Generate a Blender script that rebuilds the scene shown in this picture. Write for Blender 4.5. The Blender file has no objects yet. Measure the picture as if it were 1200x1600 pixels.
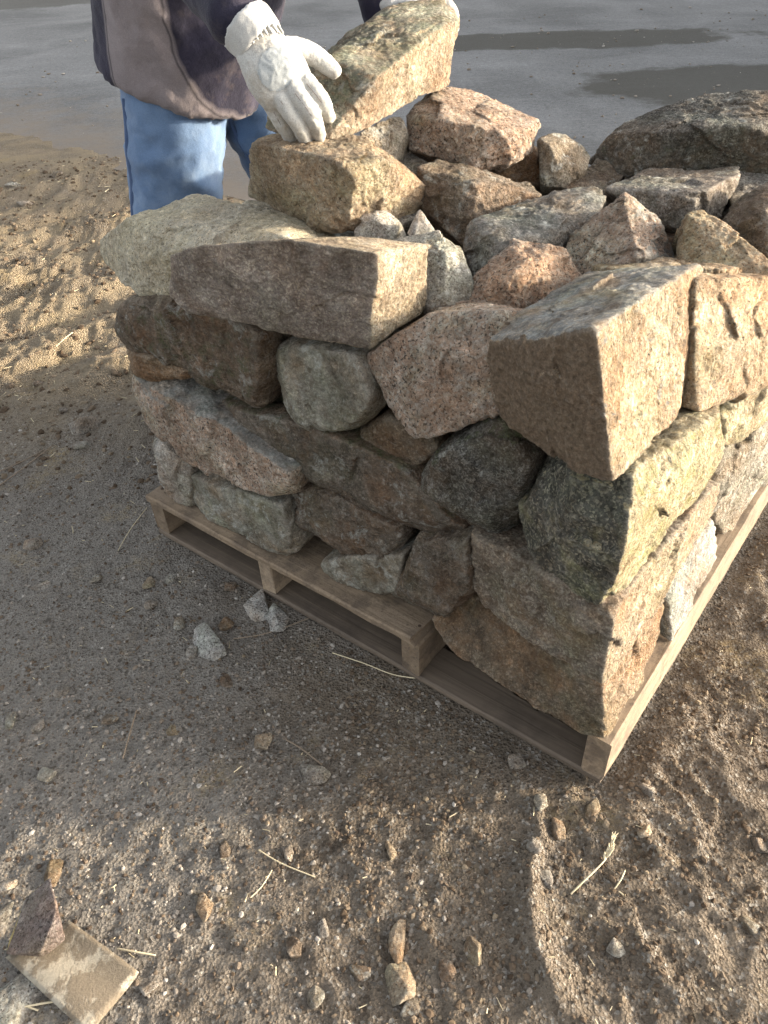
import bpy, bmesh, math, random
import numpy as np
from mathutils import Vector, Matrix

rng = np.random.default_rng(11)
random.seed(11)
D2R = math.radians
scene = bpy.context.scene
COL = scene.collection

# ------------------------------------------------------------------ camera
PITCH, ROLL, CAM_H = 0.69540, -0.05216, 1.30338
FOC = 1220.0                      # focal length in pixels of a 1200 x 1600 picture
CAM_O = np.array([0.0, 0.0, CAM_H])
_fw = np.array([0, math.cos(PITCH), -math.sin(PITCH)])
_r = np.array([1.0, 0, 0]); _u = np.cross(_r, _fw)
CR = math.cos(ROLL) * _r + math.sin(ROLL) * _u
CU = -math.sin(ROLL) * _r + math.cos(ROLL) * _u
cam_d = bpy.data.cameras.new("camera")
cam = bpy.data.objects.new("camera", cam_d); COL.objects.link(cam)
cam.matrix_world = Matrix(((CR[0], CU[0], -_fw[0], 0), (CR[1], CU[1], -_fw[1], 0),
                           (CR[2], CU[2], -_fw[2], CAM_H), (0, 0, 0, 1)))
cam_d.sensor_fit = 'VERTICAL'; cam_d.sensor_height = 32.0; cam_d.lens = 32.0 * FOC / 1600.0
cam_d.clip_start = 0.05; cam_d.clip_end = 2000
scene.camera = cam

# ------------------------------------------------------------------ world, sun, exposure
SUN_EL, SUN_AZ = D2R(8.8), D2R(2)          # azimuth counter-clockwise from +X
world = bpy.data.worlds.new("World"); scene.world = world; world.use_nodes = True
wn = world.node_tree.nodes; wl = world.node_tree.links
sky = wn.new('ShaderNodeTexSky'); sky.sky_type = 'NISHITA'; sky.sun_disc = False
sky.sun_elevation = SUN_EL; sky.sun_rotation = D2R(90) - SUN_AZ
sky.dust_density = 4.0; sky.ozone_density = .6; sky.air_density = .8
bg = wn['Background']; bg.inputs[1].default_value = 0.15
hs = wn.new('ShaderNodeHueSaturation'); hs.inputs['Saturation'].default_value = .30     # thin white overcast all round
wl.new(sky.outputs[0], hs.inputs['Color']); wl.new(hs.outputs[0], bg.inputs[0])
sun_d = bpy.data.lights.new("sun", 'SUN'); sun_d.energy = 2.0; sun_d.angle = D2R(2.2)
sun_d.color = (1.0, 0.84, 0.61)
sun = bpy.data.objects.new("sun", sun_d); COL.objects.link(sun)
sdir = Vector((math.cos(SUN_AZ) * math.cos(SUN_EL), math.sin(SUN_AZ) * math.cos(SUN_EL), math.sin(SUN_EL)))
sun.rotation_euler = sdir.to_track_quat('Z', 'Y').to_euler(); sun.location = (6, 0, 6)
scene.view_settings.view_transform = 'Standard'; scene.view_settings.look = 'None'
scene.view_settings.exposure = 2.42; scene.view_settings.gamma = 1.0
scene.render.engine = 'CYCLES'

# ------------------------------------------------------------------ pallet frame: s along the front edge, t inward, z up
YAW = 0.68115713
PN = np.array([0.36787, 0.75588, 0.0])
PA = np.array([-math.cos(YAW), math.sin(YAW), 0.0]); PB = np.array([math.sin(YAW), math.cos(YAW), 0.0])
PM = np.stack([PA, PB, np.array([0, 0, 1.0])])
PW, PD, PH = 1.219, 1.06, 0.128
def W(s, t, z): return PN + PA * s + PB * t + np.array([0, 0, z])
def STZ(p): return PM @ (np.asarray(p) - PN)
def ray(px, py): return (px - 600) / FOC * CR + (800 - py) / FOC * CU + _fw
def at(px, py, k, v):
    """a point of the place: where the sight line meets a plane s=v, t=v, z=v of the pallet frame, or depth v"""
    d = ray(px, py)
    if k == 'd': return CAM_O + d * v
    q = STZ(CAM_O); e = PM @ d; i = 'stz'.index(k)
    return CAM_O + d * ((v - q[i]) / e[i])
def project(p):
    d = np.asarray(p) - CAM_O; z = d @ _fw
    return 600 + FOC * (d @ CR) / z, 800 - FOC * (d @ CU) / z

# ------------------------------------------------------------------ numpy noise
_perm = np.random.default_rng(5).permutation(256); _perm = np.concatenate([_perm, _perm, _perm])
_g = np.random.default_rng(6).normal(size=(256, 3)); _g /= np.linalg.norm(_g, axis=1)[:, None]
def noise3(p):
    i = np.floor(p).astype(int); f = p - i; i &= 255
    u = f * f * f * (f * (f * 6 - 15) + 10)
    out = 0
    for dx in (0, 1):
        wx = u[:, 0] if dx else 1 - u[:, 0]
        for dy in (0, 1):
            wy = u[:, 1] if dy else 1 - u[:, 1]
            for dz in (0, 1):
                wz = u[:, 2] if dz else 1 - u[:, 2]
                h = _perm[_perm[_perm[(i[:, 0] + dx) & 255] + ((i[:, 1] + dy) & 255)] + ((i[:, 2] + dz) & 255)]
                g = _g[h]
                out = out + wx * wy * wz * (g[:, 0] * (f[:, 0] - dx) + g[:, 1] * (f[:, 1] - dy) + g[:, 2] * (f[:, 2] - dz))
    return out * 1.5
def fbm(p, oct=4, gain=.5):
    a, o = 1.0, 0
    for k in range(oct):
        o = o + a * noise3(p * (2.03 ** k) + 17.3 * k); a *= gain
    return o
def smooth(a, b, x):
    t = np.clip((x - a) / (b - a), 0, 1); return t * t * (3 - 2 * t)

# ------------------------------------------------------------------ object helpers
def tag(o, label=None, cat=None, group=None, kind=None):
    if label: o['label'] = label
    if cat: o['category'] = cat
    if group: o['group'] = group
    if kind: o['kind'] = kind
    return o
def empty(name, loc):
    o = bpy.data.objects.new(name, None); COL.objects.link(o); o.location = loc; o.empty_display_size = .1
    return o
def mesh_obj(name, verts, faces, mat, parent=None, origin=None, smooth_sh=True, mats=None, fmat=None):
    verts = np.asarray(verts, float)
    if parent is not None:
        root = parent
        while root.parent is not None: root = root.parent
        origin = np.array(root.location)
    if origin is None:
        origin = np.array([verts[:, 0].mean(), verts[:, 1].mean(), verts[:, 2].min()])
    me = bpy.data.meshes.new(name)
    if isinstance(faces, np.ndarray):
        n, k = faces.shape; v = verts - origin
        me.vertices.add(len(v)); me.vertices.foreach_set('co', v.astype(np.float32).ravel())
        me.loops.add(n * k); me.loops.foreach_set('vertex_index', faces.astype(np.int32).ravel())
        me.polygons.add(n); me.polygons.foreach_set('loop_start', np.arange(0, n * k, k, dtype=np.int32))
        me.update(calc_edges=True)
    else:
        me.from_pydata([tuple(x) for x in verts - origin], [], faces); me.update()
    me.validate()
    for m in (mats or [mat]): me.materials.append(m)
    if fmat is not None: me.polygons.foreach_set('material_index', np.asarray(fmat, dtype=np.int32))
    me.polygons.foreach_set('use_smooth', np.full(len(me.polygons), smooth_sh))
    o = bpy.data.objects.new(name, me); COL.objects.link(o)
    if parent is not None: o.parent = parent
    else: o.location = origin
    return o
def float_attr(o, name, vals):
    a = o.data.attributes.new(name, 'FLOAT', 'POINT'); a.data.foreach_set('value', np.asarray(vals, np.float32))

# ------------------------------------------------------------------ material helpers
def new_mat(name):
    m = bpy.data.materials.new(name); m.use_nodes = True
    nt = m.node_tree; b = nt.nodes['Principled BSDF']
    return m, nt, b
class N:
    """tiny node writer"""
    def __init__(s, nt): s.nt = nt
    def node(s, t, **kw):
        n = s.nt.nodes.new(t)
        for k, v in kw.items(): setattr(n, k, v)
        return n
    def put(s, sock, v):
        if isinstance(v, bpy.types.NodeSocket): s.nt.links.new(v, sock)
        elif v is not None:
            if sock.type == 'RGBA' and len(v) == 3: v = (*v, 1)
            sock.default_value = v
    def coords(s, rnd=True):
        tc = s.node('ShaderNodeTexCoord'); o = tc.outputs['Object']
        if not rnd: return o
        oi = s.node('ShaderNodeObjectInfo'); m = s.math('MULTIPLY', oi.outputs['Random'], 37.0)
        va = s.node('ShaderNodeVectorMath', operation='ADD'); s.put(va.inputs[0], o); s.nt.links.new(m, va.inputs[1])
        return va.outputs[0]
    def noise(s, co, scale, detail=4, rough=.55, dist=0, col=False):
        n = s.node('ShaderNodeTexNoise'); s.put(n.inputs['Vector'], co); n.inputs['Scale'].default_value = scale
        n.inputs['Detail'].default_value = detail; n.inputs['Roughness'].default_value = rough
        n.inputs['Distortion'].default_value = dist
        return n.outputs['Color' if col else 'Fac']
    def voro(s, co, scale, feature='F1'):
        n = s.node('ShaderNodeTexVoronoi', feature=feature); s.put(n.inputs['Vector'], co)
        n.inputs['Scale'].default_value = scale
        return n
    def ramp(s, fac, stops, interp='LINEAR'):
        n = s.node('ShaderNodeValToRGB'); n.color_ramp.interpolation = interp; s.put(n.inputs[0], fac)
        e = n.color_ramp.elements
        while len(e) < len(stops): e.new(.5)
        for i, (p, c) in enumerate(stops):
            e[i].position = p
            if not isinstance(c, (tuple, list)): c = (c, c, c)
            e[i].color = (*c, 1)
        return n.outputs[0]
    def mix(s, fac, a, b, mode='MIX'):
        n = s.node('ShaderNodeMix', data_type='RGBA', blend_type=mode)
        s.put(n.inputs[0], fac); s.put(n.inputs[6], a); s.put(n.inputs[7], b)
        return n.outputs[2]
    def math(s, op, a, b=None, clamp=False):
        n = s.node('ShaderNodeMath', operation=op); n.use_clamp = clamp
        s.put(n.inputs[0], a)
        if b is not None: s.put(n.inputs[1], b)
        return n.outputs[0]
    def attr(s, name):
        n = s.node('ShaderNodeAttribute'); n.attribute_name = name; return n.outputs['Fac']
    def bump(s, h, strength, dist, normal=None):
        n = s.node('ShaderNodeBump'); s.put(n.inputs['Height'], h); n.inputs['Strength'].default_value = strength
        n.inputs['Distance'].default_value = dist
        if normal is not None: s.nt.links.new(normal, n.inputs['Normal'])
        return n.outputs[0]

def granite(name, felda, feldb, quartz, crust_shade_a, crust_shade_b, dark=.12, patina=.8, moss=(.055, .06, .025), lichen=.0, stain=(.30, .20, .12), stain_amt=.5, rough=.85, bumpy=1.0, band=0.0, grain=300, wear=.5, drift=.55):
    m, nt, b = new_mat(name); n = N(nt); co = n.coords()
    big = n.noise(co, 6, 5, .6); mid = n.noise(co, 38, 8, .7); fine = n.noise(co, 420, 5, .75)
    warp = n.noise(co, 120, 3, .6, col=True)
    wv = n.node('ShaderNodeVectorMath', operation='MULTIPLY_ADD'); n.put(wv.inputs[0], warp)
    wv.inputs[1].default_value = (.006, .006, .006); n.put(wv.inputs[2], co)
    v = n.voro(wv.outputs[0], grain); sep = n.node('ShaderNodeSeparateColor'); n.put(sep.inputs[0], v.outputs['Color'])
    base = n.mix(n.ramp(mid, [(.35, 0.), (.65, 1.)]), felda, feldb)
    base = n.mix(n.ramp(sep.outputs[1], [(.45, 0.), (.8, .75)]), base, quartz)
    # dark mica flecks
    fl = n.noise(co, grain * .87, 2, .55, .3); dk = n.ramp(n.math('ADD', fl, n.math('MULTIPLY', mid, .25)), [(.40 + dark * .45, 1.), (.46 + dark * .45, 0.)])
    base = n.mix(n.math('MULTIPLY', dk, .85), base, (.035, .03, .028))
    if band > 0:      # foliation running through the stone
        mp = n.node('ShaderNodeMapping'); n.put(mp.inputs[0], co); mp.inputs['Rotation'].default_value = (.35, .2, .7); mp.inputs['Scale'].default_value = (9, 9, 75)
        bn = n.noise(mp.outputs[0], 1.0, 7, .62, .8)
        base = n.mix(n.math('MULTIPLY', n.ramp(bn, [(.38, 1.), (.55, 0.)]), band), base, tuple(x * .35 for x in felda))
        base = n.mix(n.math('MULTIPLY', n.ramp(bn, [(.58, 0.), (.70, 1.)]), band * .7), base, quartz)
    base = n.mix(n.math('MULTIPLY', n.ramp(big, [(.42, 0.), (.60, 1.)]), stain_amt), base, n.mix(n.math('MULTIPLY', fine, .5), stain, base))
    # weathered crust, and shade painted onto faces by their direction
    cr = n.attr('crust')
    crc = n.mix(n.ramp(n.noise(co, 24, 8, .72), [(.36, 0.), (.64, 1.)]), crust_shade_a, crust_shade_b)
    crc = n.mix(n.ramp(sep.outputs[2], [(.55, 0.), (.9, .45)]), crc, quartz)
    crc = n.mix(n.math('MULTIPLY', n.ramp(n.noise(co, 9, 7, .68, .4), [(.50, 0.), (.64, 1.)]), .55), crc, stain)
    crf = n.ramp(n.math('ADD', cr, n.math('MULTIPLY', n.math('SUBTRACT', mid, .5), 1.1)), [(.38, 0.), (.62, 1.)])
    col = n.mix(crf, base, crc)
    # blotchy patina
    pat = n.noise(co, 11, 9, .72, .5)
    col = n.mix(patina, col, n.ramp(pat, [(.30, (.26, .23, .20)), (.43, (.80, .76, .71)), (.53, (1.0, 1.0, .98)), (.60, (1.35, 1.35, 1.33)), (.72, (1.9, 1.9, 1.86))]), 'MULTIPLY')
    # centimetre mottling, and a drift of hue between rust and olive
    mot = n.noise(co, 80, 7, .75, .6)
    col = n.mix(.6, col, n.ramp(mot, [(.34, .30), (.48, .88), (.56, 1.12), (.68, 2.0)]), 'MULTIPLY')
    col = n.mix(drift, col, n.ramp(n.noise(co, 7.5, 6, .65), [(.36, (1.22, .98, .76)), (.5, (1., 1., 1.)), (.64, (.92, 1.02, .86))]), 'MULTIPLY')
    # pale dust and scratches caught on the surface, earth rubbed into hollows
    dst = n.math('MULTIPLY', n.ramp(n.noise(co, 45, 9, .8, 1.2), [(.54, 0.), (.62, 1.)]), n.ramp(n.noise(co, 5.5, 4, .6), [(.45, 0.), (.6, 1.)]))
    col = n.mix(n.math('MULTIPLY', dst, .55), col, n.mix(.5, quartz, (.50, .48, .44)))
    ear = n.math('MULTIPLY', n.ramp(n.noise(co, 28, 8, .75, .8), [(.52, 0.), (.62, 1.)]), n.ramp(n.noise(co, 4.2, 4, .6), [(.48, 0.), (.62, 1.)]))
    col = n.mix(n.math('MULTIPLY', ear, .7), col, (.105, .072, .045))
    if lichen > 0:
        lf = n.ramp(n.noise(co, 17, 9, .75, .4), [(.60 - lichen * .2, 0.), (.66 - lichen * .2, .8)])
        lf = n.math('MULTIPLY', lf, n.ramp(n.noise(co, 150, 4, .7), [(.35, .15), (.6, 1.)]))
        col = n.mix(lf, col, n.mix(mid, (.36, .37, .33), (.50, .49, .44)))
    ms = n.attr('moss')  # moss, a brown front tint, and one yellow sunlit face
    mf = n.ramp(n.math('ADD', ms, n.math('MULTIPLY', n.math('SUBTRACT', n.noise(co, 30, 8, .75), .5), 1.4)), [(.42, 0.), (.7, .9)])
    col = n.mix(mf, col, n.mix(n.ramp(n.noise(co, 160, 5, .7), [(.35, 0.), (.65, 1.)]), moss, tuple(x * 2.3 for x in moss)))
    # rubbed, dusty arrises
    ge = n.node('ShaderNodeNewGeometry'); pt = n.ramp(n.math('ADD', ge.outputs['Pointiness'], n.math('MULTIPLY', n.math('SUBTRACT', mid, .5), .10)), [(.515, 0.), (.60, 1.)])
    col = n.mix(n.math('MULTIPLY', pt, wear), col, n.mix(.5, quartz, (.46, .41, .34)))
    col = n.mix(.38, col, n.ramp(fine, [(.32, .2), (.5, .98), (.68, 1.8)]), 'MULTIPLY')
    n.put(b.inputs['Base Color'], col); b.inputs['Roughness'].default_value = rough
    b.inputs['Specular IOR Level'].default_value = .25
    h = n.math('ADD', n.math('MULTIPLY', mid, 1.0), n.math('MULTIPLY', n.voro(wv.outputs[0], grain * .42).outputs['Distance'], .5))
    h = n.math('ADD', h, n.math('MULTIPLY', fine, .5))
    if band > 0: h = n.math('ADD', h, n.math('MULTIPLY', bn, 1.6 * band))
    n.put(b.inputs['Normal'], n.bump(n.math('ADD', h, n.math('MULTIPLY', mot, .6)), 1.0 * bumpy, .015))
    return m

M = {}
M['pink'] = granite('pink_granite', (.38, .26, .19), (.49, .38, .30), (.54, .49, .43), (.23, .225, .21), (.35, .34, .315), dark=.20, stain=(.27, .17, .10), stain_amt=.5, grain=240)
M['tan'] = granite('tan_granite', (.34, .25, .17), (.47, .38, .27), (.52, .46, .36), (.16, .12, .088), (.25, .21, .17), dark=.10, stain=(.24, .15, .08), stain_amt=.6)
M['cream'] = granite('cream_granite', (.36, .245, .15), (.47, .37, .26), (.54, .48, .375), (.24, .24, .235), (.36, .36, .345), dark=.13, grain=260, wear=.35, moss=(.115, .082, .055), stain=(.36, .24, .12), stain_amt=.35)
M['dark'] = granite('dark_weathered_granite', (.048, .044, .037), (.095, .088, .074), (.22, .21, .19), (.036, .034, .027), (.10, .096, .082), dark=.25, lichen=.15, stain=(.12, .08, .045), bumpy=.8, grain=340)
M['green'] = granite('grey_green_granite', (.20, .18, .14), (.29, .265, .22), (.38, .355, .31), (.16, .15, .115), (.28, .265, .225), dark=.15, lichen=.3, stain=(.20, .14, .08), bumpy=.8, band=.25, grain=360)
M['brown'] = granite('brown_gneiss', (.18, .135, .095), (.28, .22, .165), (.32, .27, .22), (.09, .072, .052), (.19, .16, .13), dark=.18, lichen=.2, stain=(.19, .11, .06), stain_amt=.7, band=.65, grain=380)
M['grey'] = granite('grey_granite', (.23, .21, .185), (.34, .32, .29), (.44, .425, .40), (.16, .155, .14), (.28, .275, .26), dark=.16, lichen=.15, stain=(.24, .165, .10), stain_amt=.55, bumpy=.65, grain=360)
M['mossface'] = granite('moss_dusted_granite', (.36, .28, .17), (.50, .42, .28), (.54, .49, .37), (.05, .048, .04), (.15, .145, .125), dark=.08, lichen=.0, moss=(.17, .16, .05), stain=(.33, .30, .15), stain_amt=.4)
M['slate'] = granite('dark_grey_granite', (.12, .108, .094), (.20, .185, .165), (.30, .285, .26), (.085, .08, .072), (.17, .165, .15), dark=.2, lichen=.12, stain=(.16, .11, .07), stain_amt=.5, bumpy=.7, grain=340)
M['iron'] = granite('iron_stained_granite', (.26, .175, .11), (.37, .27, .18), (.44, .36, .27), (.13, .098, .068), (.21, .17, .125), dark=.12, stain=(.22, .125, .06), stain_amt=.7, band=.3)

# ------------------------------------------------------------------ stones
_cs = {}
def cubesphere(n):
    if n in _cs: return _cs[n]
    idx = {}; V = []; F = []
    def vid(i, j, k):
        key = (i, j, k)
        if key not in idx: idx[key] = len(V); V.append(key)
        return idx[key]
    for ax in range(3):
        for sg in (0, n):
            for i in range(n):
                for j in range(n):
                    q = []
                    for (a, c) in ((0, 0), (1, 0), (1, 1), (0, 1)):
                        c3 = [0, 0, 0]; c3[ax] = sg; c3[(ax + 1) % 3] = i + a; c3[(ax + 2) % 3] = j + c
                        q.append(vid(*c3))
                    if sg == 0: q.reverse()
                    F.append(q)
    V = np.array(V, float) / n * 2 - 1
    V = np.tan(V * math.pi / 4)
    V /= np.linalg.norm(V, axis=1)[:, None]
    _cs[n] = (V, np.array(F)); return _cs[n]

def hull_planes(P):
    bm = bmesh.new()
    for p in P: bm.verts.new(p)
    r = bmesh.ops.convex_hull(bm, input=bm.verts)
    bmesh.ops.recalc_face_normals(bm, faces=bm.faces)
    pl = []
    for f in bm.faces:
        if f.calc_area() < 1e-6: continue
        pl.append((*f.normal, f.normal.dot(f.verts[0].co)))
    bm.free()
    out = []
    for q in pl:
        if not any(np.dot(q[:3], o[:3]) > .9985 for o in out): out.append(np.array(q))
    return np.array(out)

def rock_mesh(P, seed, n=40, p=34, chips=10, chip=.05, amp=1.0, facet=1.0):
    """closed rock surface round the corner points P: soft-edged hull, corners chipped, faces split and uneven"""
    r = np.random.default_rng(seed); p = p * 3.0; amp *= .78; facet *= .85
    P = np.asarray(P, float); c = (P.min(0) + P.max(0)) / 2 * .5 + P.mean(0) * .5
    X = P - c
    w, U = np.linalg.eigh(np.cov(X.T)); sc = np.sqrt(np.maximum(w, 1e-6)); sc = sc / sc.mean()
    sc = sc ** .8
    Y = (X @ U) / sc
    pl = hull_planes(Y)
    pl[:, 3] = np.maximum(pl[:, 3], .012)
    # chips: planes that shave a little off where the hull sticks out
    ex = []
    for k in range(chips):
        d = r.normal(size=3); d /= np.linalg.norm(d)
        sup = (Y @ d).max(); ex.append([*d, sup * (1 - abs(r.normal()) * chip - .01)])
    if ex: pl = np.vstack([pl, np.array(ex)])
    V, F = cubesphere(n)
    q = np.maximum((V @ pl[:, :3].T) / pl[:, 3][None, :], 1e-4)
    qm = q.max(1); rad = 1 / (qm * ((q / qm[:, None]) ** p).sum(1) ** (1 / p))
    S = (V * rad[:, None] * sc) @ U.T
    dirn = S / np.linalg.norm(S, axis=1)[:, None]
    off = r.uniform(-50, 50, 3); Q = S + off
    size = np.linalg.norm(S, axis=1).mean()
    # split facets: random cells each with a small tilt
    nc = 34; C = S[r.integers(0, len(S), nc)] + r.normal(size=(nc, 3)) * .01
    T = r.normal(size=(nc, 3)) * .075 * facet; H = r.normal(size=nc) * .0022 * facet
    Sw = S + .012 * np.stack([noise3(Q * 22 + k * 9) for k in range(3)], 1)
    dd = np.stack([((Sw - C[k]) ** 2).sum(1) for k in range(nc)], 1)
    ci = dd.argmin(1)
    d = np.clip(H[ci] + ((S - C[ci]) * T[ci]).sum(1), -.006, .006)
    d = d + amp * (.009 * fbm(Q * 7, 2) + .0040 * fbm(Q * 21, 3, .55) + .0026 * np.clip(1 - 2.2 * np.abs(fbm(Q * 48, 3)), -.35, 1) + .0020 * noise3(Q * 110))
    d = d * min(1.0, size / .10)
    S = S + dirn * d[:, None]
    return S * 1.002 + c, F

def vis(spec):
    """[(px, py, plane, value), ...] -> points"""
    return np.array([at(*q) for q in spec])
VIEW = None
def body(front, push, shrink=.85):
    """visible corner points plus the hidden far side: the same outline moved by push (pallet frame) and drawn in"""
    c = front.mean(0); v = PA * push[0] + PB * push[1] + np.array([0, 0, push[2]])
    return np.vstack([front, (front - c) * shrink + c + v])
def slab(outline, t0, depth, edge=.03, inner=.74, shrink=.86, tilt=(0, 0)):
    """a stone in the front face: outline edge, bulged face and far side"""
    o = np.array(outline, float); c = o.mean(0); o = c + (o - c) * .972
    inn = c + (o - c) * inner
    E = np.array([at(x, y, 't', t0 + edge + tilt[0] * (x - c[0]) / 100) for x, y in o])
    I = np.array([at(x, y, 't', t0 + tilt[0] * (x - c[0]) / 100) for x, y in inn])
    ce = E.mean(0)
    B = (E - ce) * shrink + ce + PB * depth
    return np.vstack([E, I, B])
ROCKS = []
GRP = 'stones stacked on the pallet'
def stone(label, P, mat, seed, crust=None, moss=None, n=42, name='stone', group=GRP, cat='stone', floor=None, **kw):
    S, F = rock_mesh(P, seed, n=n, **kw)
    if floor is not None: S[:, 2] = np.maximum(S[:, 2], floor)
    o = mesh_obj(name, S, F, M[mat]); tag(o, label, cat, group)
    nv = np.empty(len(S) * 3, np.float32); o.data.vertices.foreach_get('normal', nv)   # world-aligned: no rotation
    nv = nv.reshape(-1, 3); Q = S + seed * 3.1
    def mask(lst, lo, hi):
        v = np.zeros(len(S))
        for d, a in (lst or []):
            dv = {'up': (0, 0, 1.), 'down': (0, 0, -1.), 'front': -PB, 'right': -PA, 'back': PB, 'left': PA, 'all': None}[d]
            v = np.maximum(v, a * (np.ones(len(S)) if dv is None else smooth(lo, hi, nv @ np.array(dv) + .25 * fbm(Q * 9, 2))))
        return v
    float_attr(o, 'crust', mask(crust, .35, .8)); float_attr(o, 'moss', mask(moss, .3, .8))
    ROCKS.append((label, o)); return o

# ================================================================== THE SETTING
def axis(lo, hi, step, grow, lim_lo, lim_hi):
    a = list(np.arange(lo, hi, step)); s = step
    while a[-1] < lim_hi: s *= grow; a.append(a[-1] + s)
    s = step
    while a[0] > lim_lo: s *= grow; a.insert(0, a[0] - s)
    return np.array(a)
EDGE_T = 1.97                                       # the concrete slab starts here (pallet frame)
def ground_h(x, y):
    p = np.stack([x, y, np.zeros_like(x)], 1)
    q = p - PN; s = q @ PA; t = q @ PB
    w = p + .05 * np.stack([noise3(p * 4), noise3(p * 4 + 31), np.zeros(len(x))], 1)
    h = .012 * fbm(p * 1.6, 3) + .006 * fbm(w * 6, 3) + .0036 * fbm(w * 19, 3, .62) + .0034 * noise3(p * 44) * (.6 + .8 * smooth(-.2, .3, noise3(p * 5 + 50)))
    # small trodden ridges with sharp crests
    rd = 1 - np.abs(noise3(w * 13 + 7)) * 3.0
    right = smooth(-.1, .5, x) * smooth(1.6, .6, y)
    h += .005 * np.clip(rd, 0, 1) ** 2 * (.35 + .9 * right)
    # tyre lug prints, lower right
    lug = np.clip(2.5 * np.sin((x * .9 + y * .55 + .05 * noise3(p * 5)) * 70), -1, 1) * smooth(.15, .45, noise3(p * 2.2 + 3) + .35)
    h += .0028 * lug * smooth(.25, .5, x) * smooth(.85, .55, y)
    # one long rut ridge in front of the pallet corner
    dx = x - (.245 + .05 * np.sin(y * 9)); h += .022 * np.exp(-(dx / .022) ** 2) * smooth(.36, .46, y) * smooth(.72, .60, y) * (1 + .5 * noise3(p * 30))
    # wheel tracks in the soft ground beside the slab, left
    tr = smooth(-.55, -1.0, x + .15 * (y - 3)) * smooth(1.9, 2.5, y) * smooth(5.4, 4.4, y)
    rr = np.sqrt((x + .2) ** 2 + (y - 1.4) ** 2) + .06 * noise3(p * 2.5)
    h += tr * (.026 * np.sin(rr * 17 + 1.5 * noise3(p * 1.7)) * (.6 + noise3(p * 3 + 5)) + .012 * np.clip(4 * np.sin(rr * 70 + 3 * noise3(p * 3)), -1, 1) * smooth(.0, .25, noise3(p * 1.6 + 9)) + .017 * fbm(p * 9, 4, .6) + .004 * noise3(p * 30))
    # flat where the pallet stands, falling away under the slab
    inside = smooth(-.07, .0, s) * smooth(PW + .07, PW, s) * smooth(-.07, .0, t) * smooth(PD + .07, PD, t)
    h = h * (1 - inside) - .006 * inside
    sl = smooth(EDGE_T - .15, EDGE_T + .75, t + .25 * noise3(p * 1.1))
    h = h * (1 - sl) + .012 * (1 - sl) * smooth(EDGE_T - 1.2, EDGE_T, t) - .05 * sl
    far = smooth(5, 30, np.hypot(x, y)); h = h * (1 - far) - .05 * far
    return h
gx = axis(-1.35, 1.15, .0075, 1.035, -400, 400); gy = axis(.28, 2.35, .0075, 1.03, -400, 600)
GX, GY = np.meshgrid(gx, gy); gxf, gyf = GX.ravel(), GY.ravel()
gz = ground_h(gxf, gyf)
nx, ny = len(gx), len(gy)
ii = (np.arange(ny - 1)[:, None] * nx + np.arange(nx - 1)[None, :]).ravel()
GF = np.stack([ii, ii + 1, ii + nx + 1, ii + nx], 1)

m, nt, b = new_mat('trodden_dirt'); n = N(nt); co = n.coords(False)
big = n.noise(co, 1.7, 5, .6); mid = n.noise(co, 11, 7, .65); fin = n.noise(co, 90, 6, .7); vf = n.noise(co, 420, 3, .7)
dirt = n.mix(n.ramp(mid, [(.35, 0.), (.65, 1.)]), (.115, .090, .067), (.20, .163, .126))
dirt = n.mix(n.ramp(big, [(.40, 0.), (.62, .6)]), dirt, (.23, .19, .145))
# crushed granite dust: greyer, where the ground in front of the pallet has been worked
sx = n.node('ShaderNodeSeparateXYZ'); n.put(sx.inputs[0], co)
gxm = n.math('MULTIPLY', n.math('ADD', sx.outputs[0], .05), -1.3)
gfac = n.math('MULTIPLY', n.ramp(n.math('ADD', gxm, n.math('MULTIPLY', n.math('SUBTRACT', n.noise(co, 3.2, 5, .65), .5), 1.6)), [(.0, 0.), (.55, .9)]), 1.0)
gfac = n.math('MULTIPLY', gfac, n.ramp(n.math('MULTIPLY', sx.outputs[1], .3), [(.45, 1.), (.72, 0.)]))
dust = n.mix(fin, (.165, .147, .126), (.35, .322, .285))
dirt = n.mix(gfac, dirt, dust)
v = n.voro(co, 190); sp = n.node('ShaderNodeSeparateColor'); n.put(sp.inputs[0], v.outputs['Color'])
dirt = n.mix(n.ramp(sp.outputs[0], [(.80, 0.), (.88, .6)]), dirt, n.mix(sp.outputs[1], (.20, .17, .14), (.42, .40, .36)))
dirt = n.mix(n.ramp(sp.outputs[2], [(.82, 0.), (.9, .55)]), dirt, (.05, .038, .028))
# wheel-track soil beside the slab, its sunlit paleness put into the colour
sf = n.math('MULTIPLY', n.ramp(n.math('MULTIPLY', sx.outputs[1], .25), [(.44, 0.), (.60, .85)]), n.ramp(n.noise(co, 5, 6, .65), [(.36, .25), (.6, 1.)]))
dirt = n.mix(sf, dirt, n.mix(fin, (.22, .17, .11), (.42, .34, .23)))
# straw-coloured patches in random drifts
ch = n.math('MULTIPLY', n.ramp(n.noise(co, 4.5, 6, .65), [(.56, 0.), (.72, 1.)]), n.ramp(fin, [(.40, 0.), (.58, .8)]))
dirt = n.mix(ch, dirt, (.36, .27, .14))
dirt = n.mix(.5, dirt, n.ramp(vf, [(.3, .4), (.7, 1.5)]), 'MULTIPLY')
n.put(b.inputs['Base Color'], dirt); b.inputs['Roughness'].default_value = .95; b.inputs['Specular IOR Level'].default_value = .12
hh = n.math('ADD', n.math('MULTIPLY', fin, .9), n.math('ADD', n.math('MULTIPLY', v.outputs['Distance'], .7), n.math('MULTIPLY', vf, .35)))
n.put(b.inputs['Normal'], n.bump(hh, 1.0, .012))
M['dirt'] = m
tag(mesh_obj('dirt_ground', np.stack([gxf, gyf, gz], 1), GF, m, origin=np.zeros(3)), kind='structure')

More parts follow.
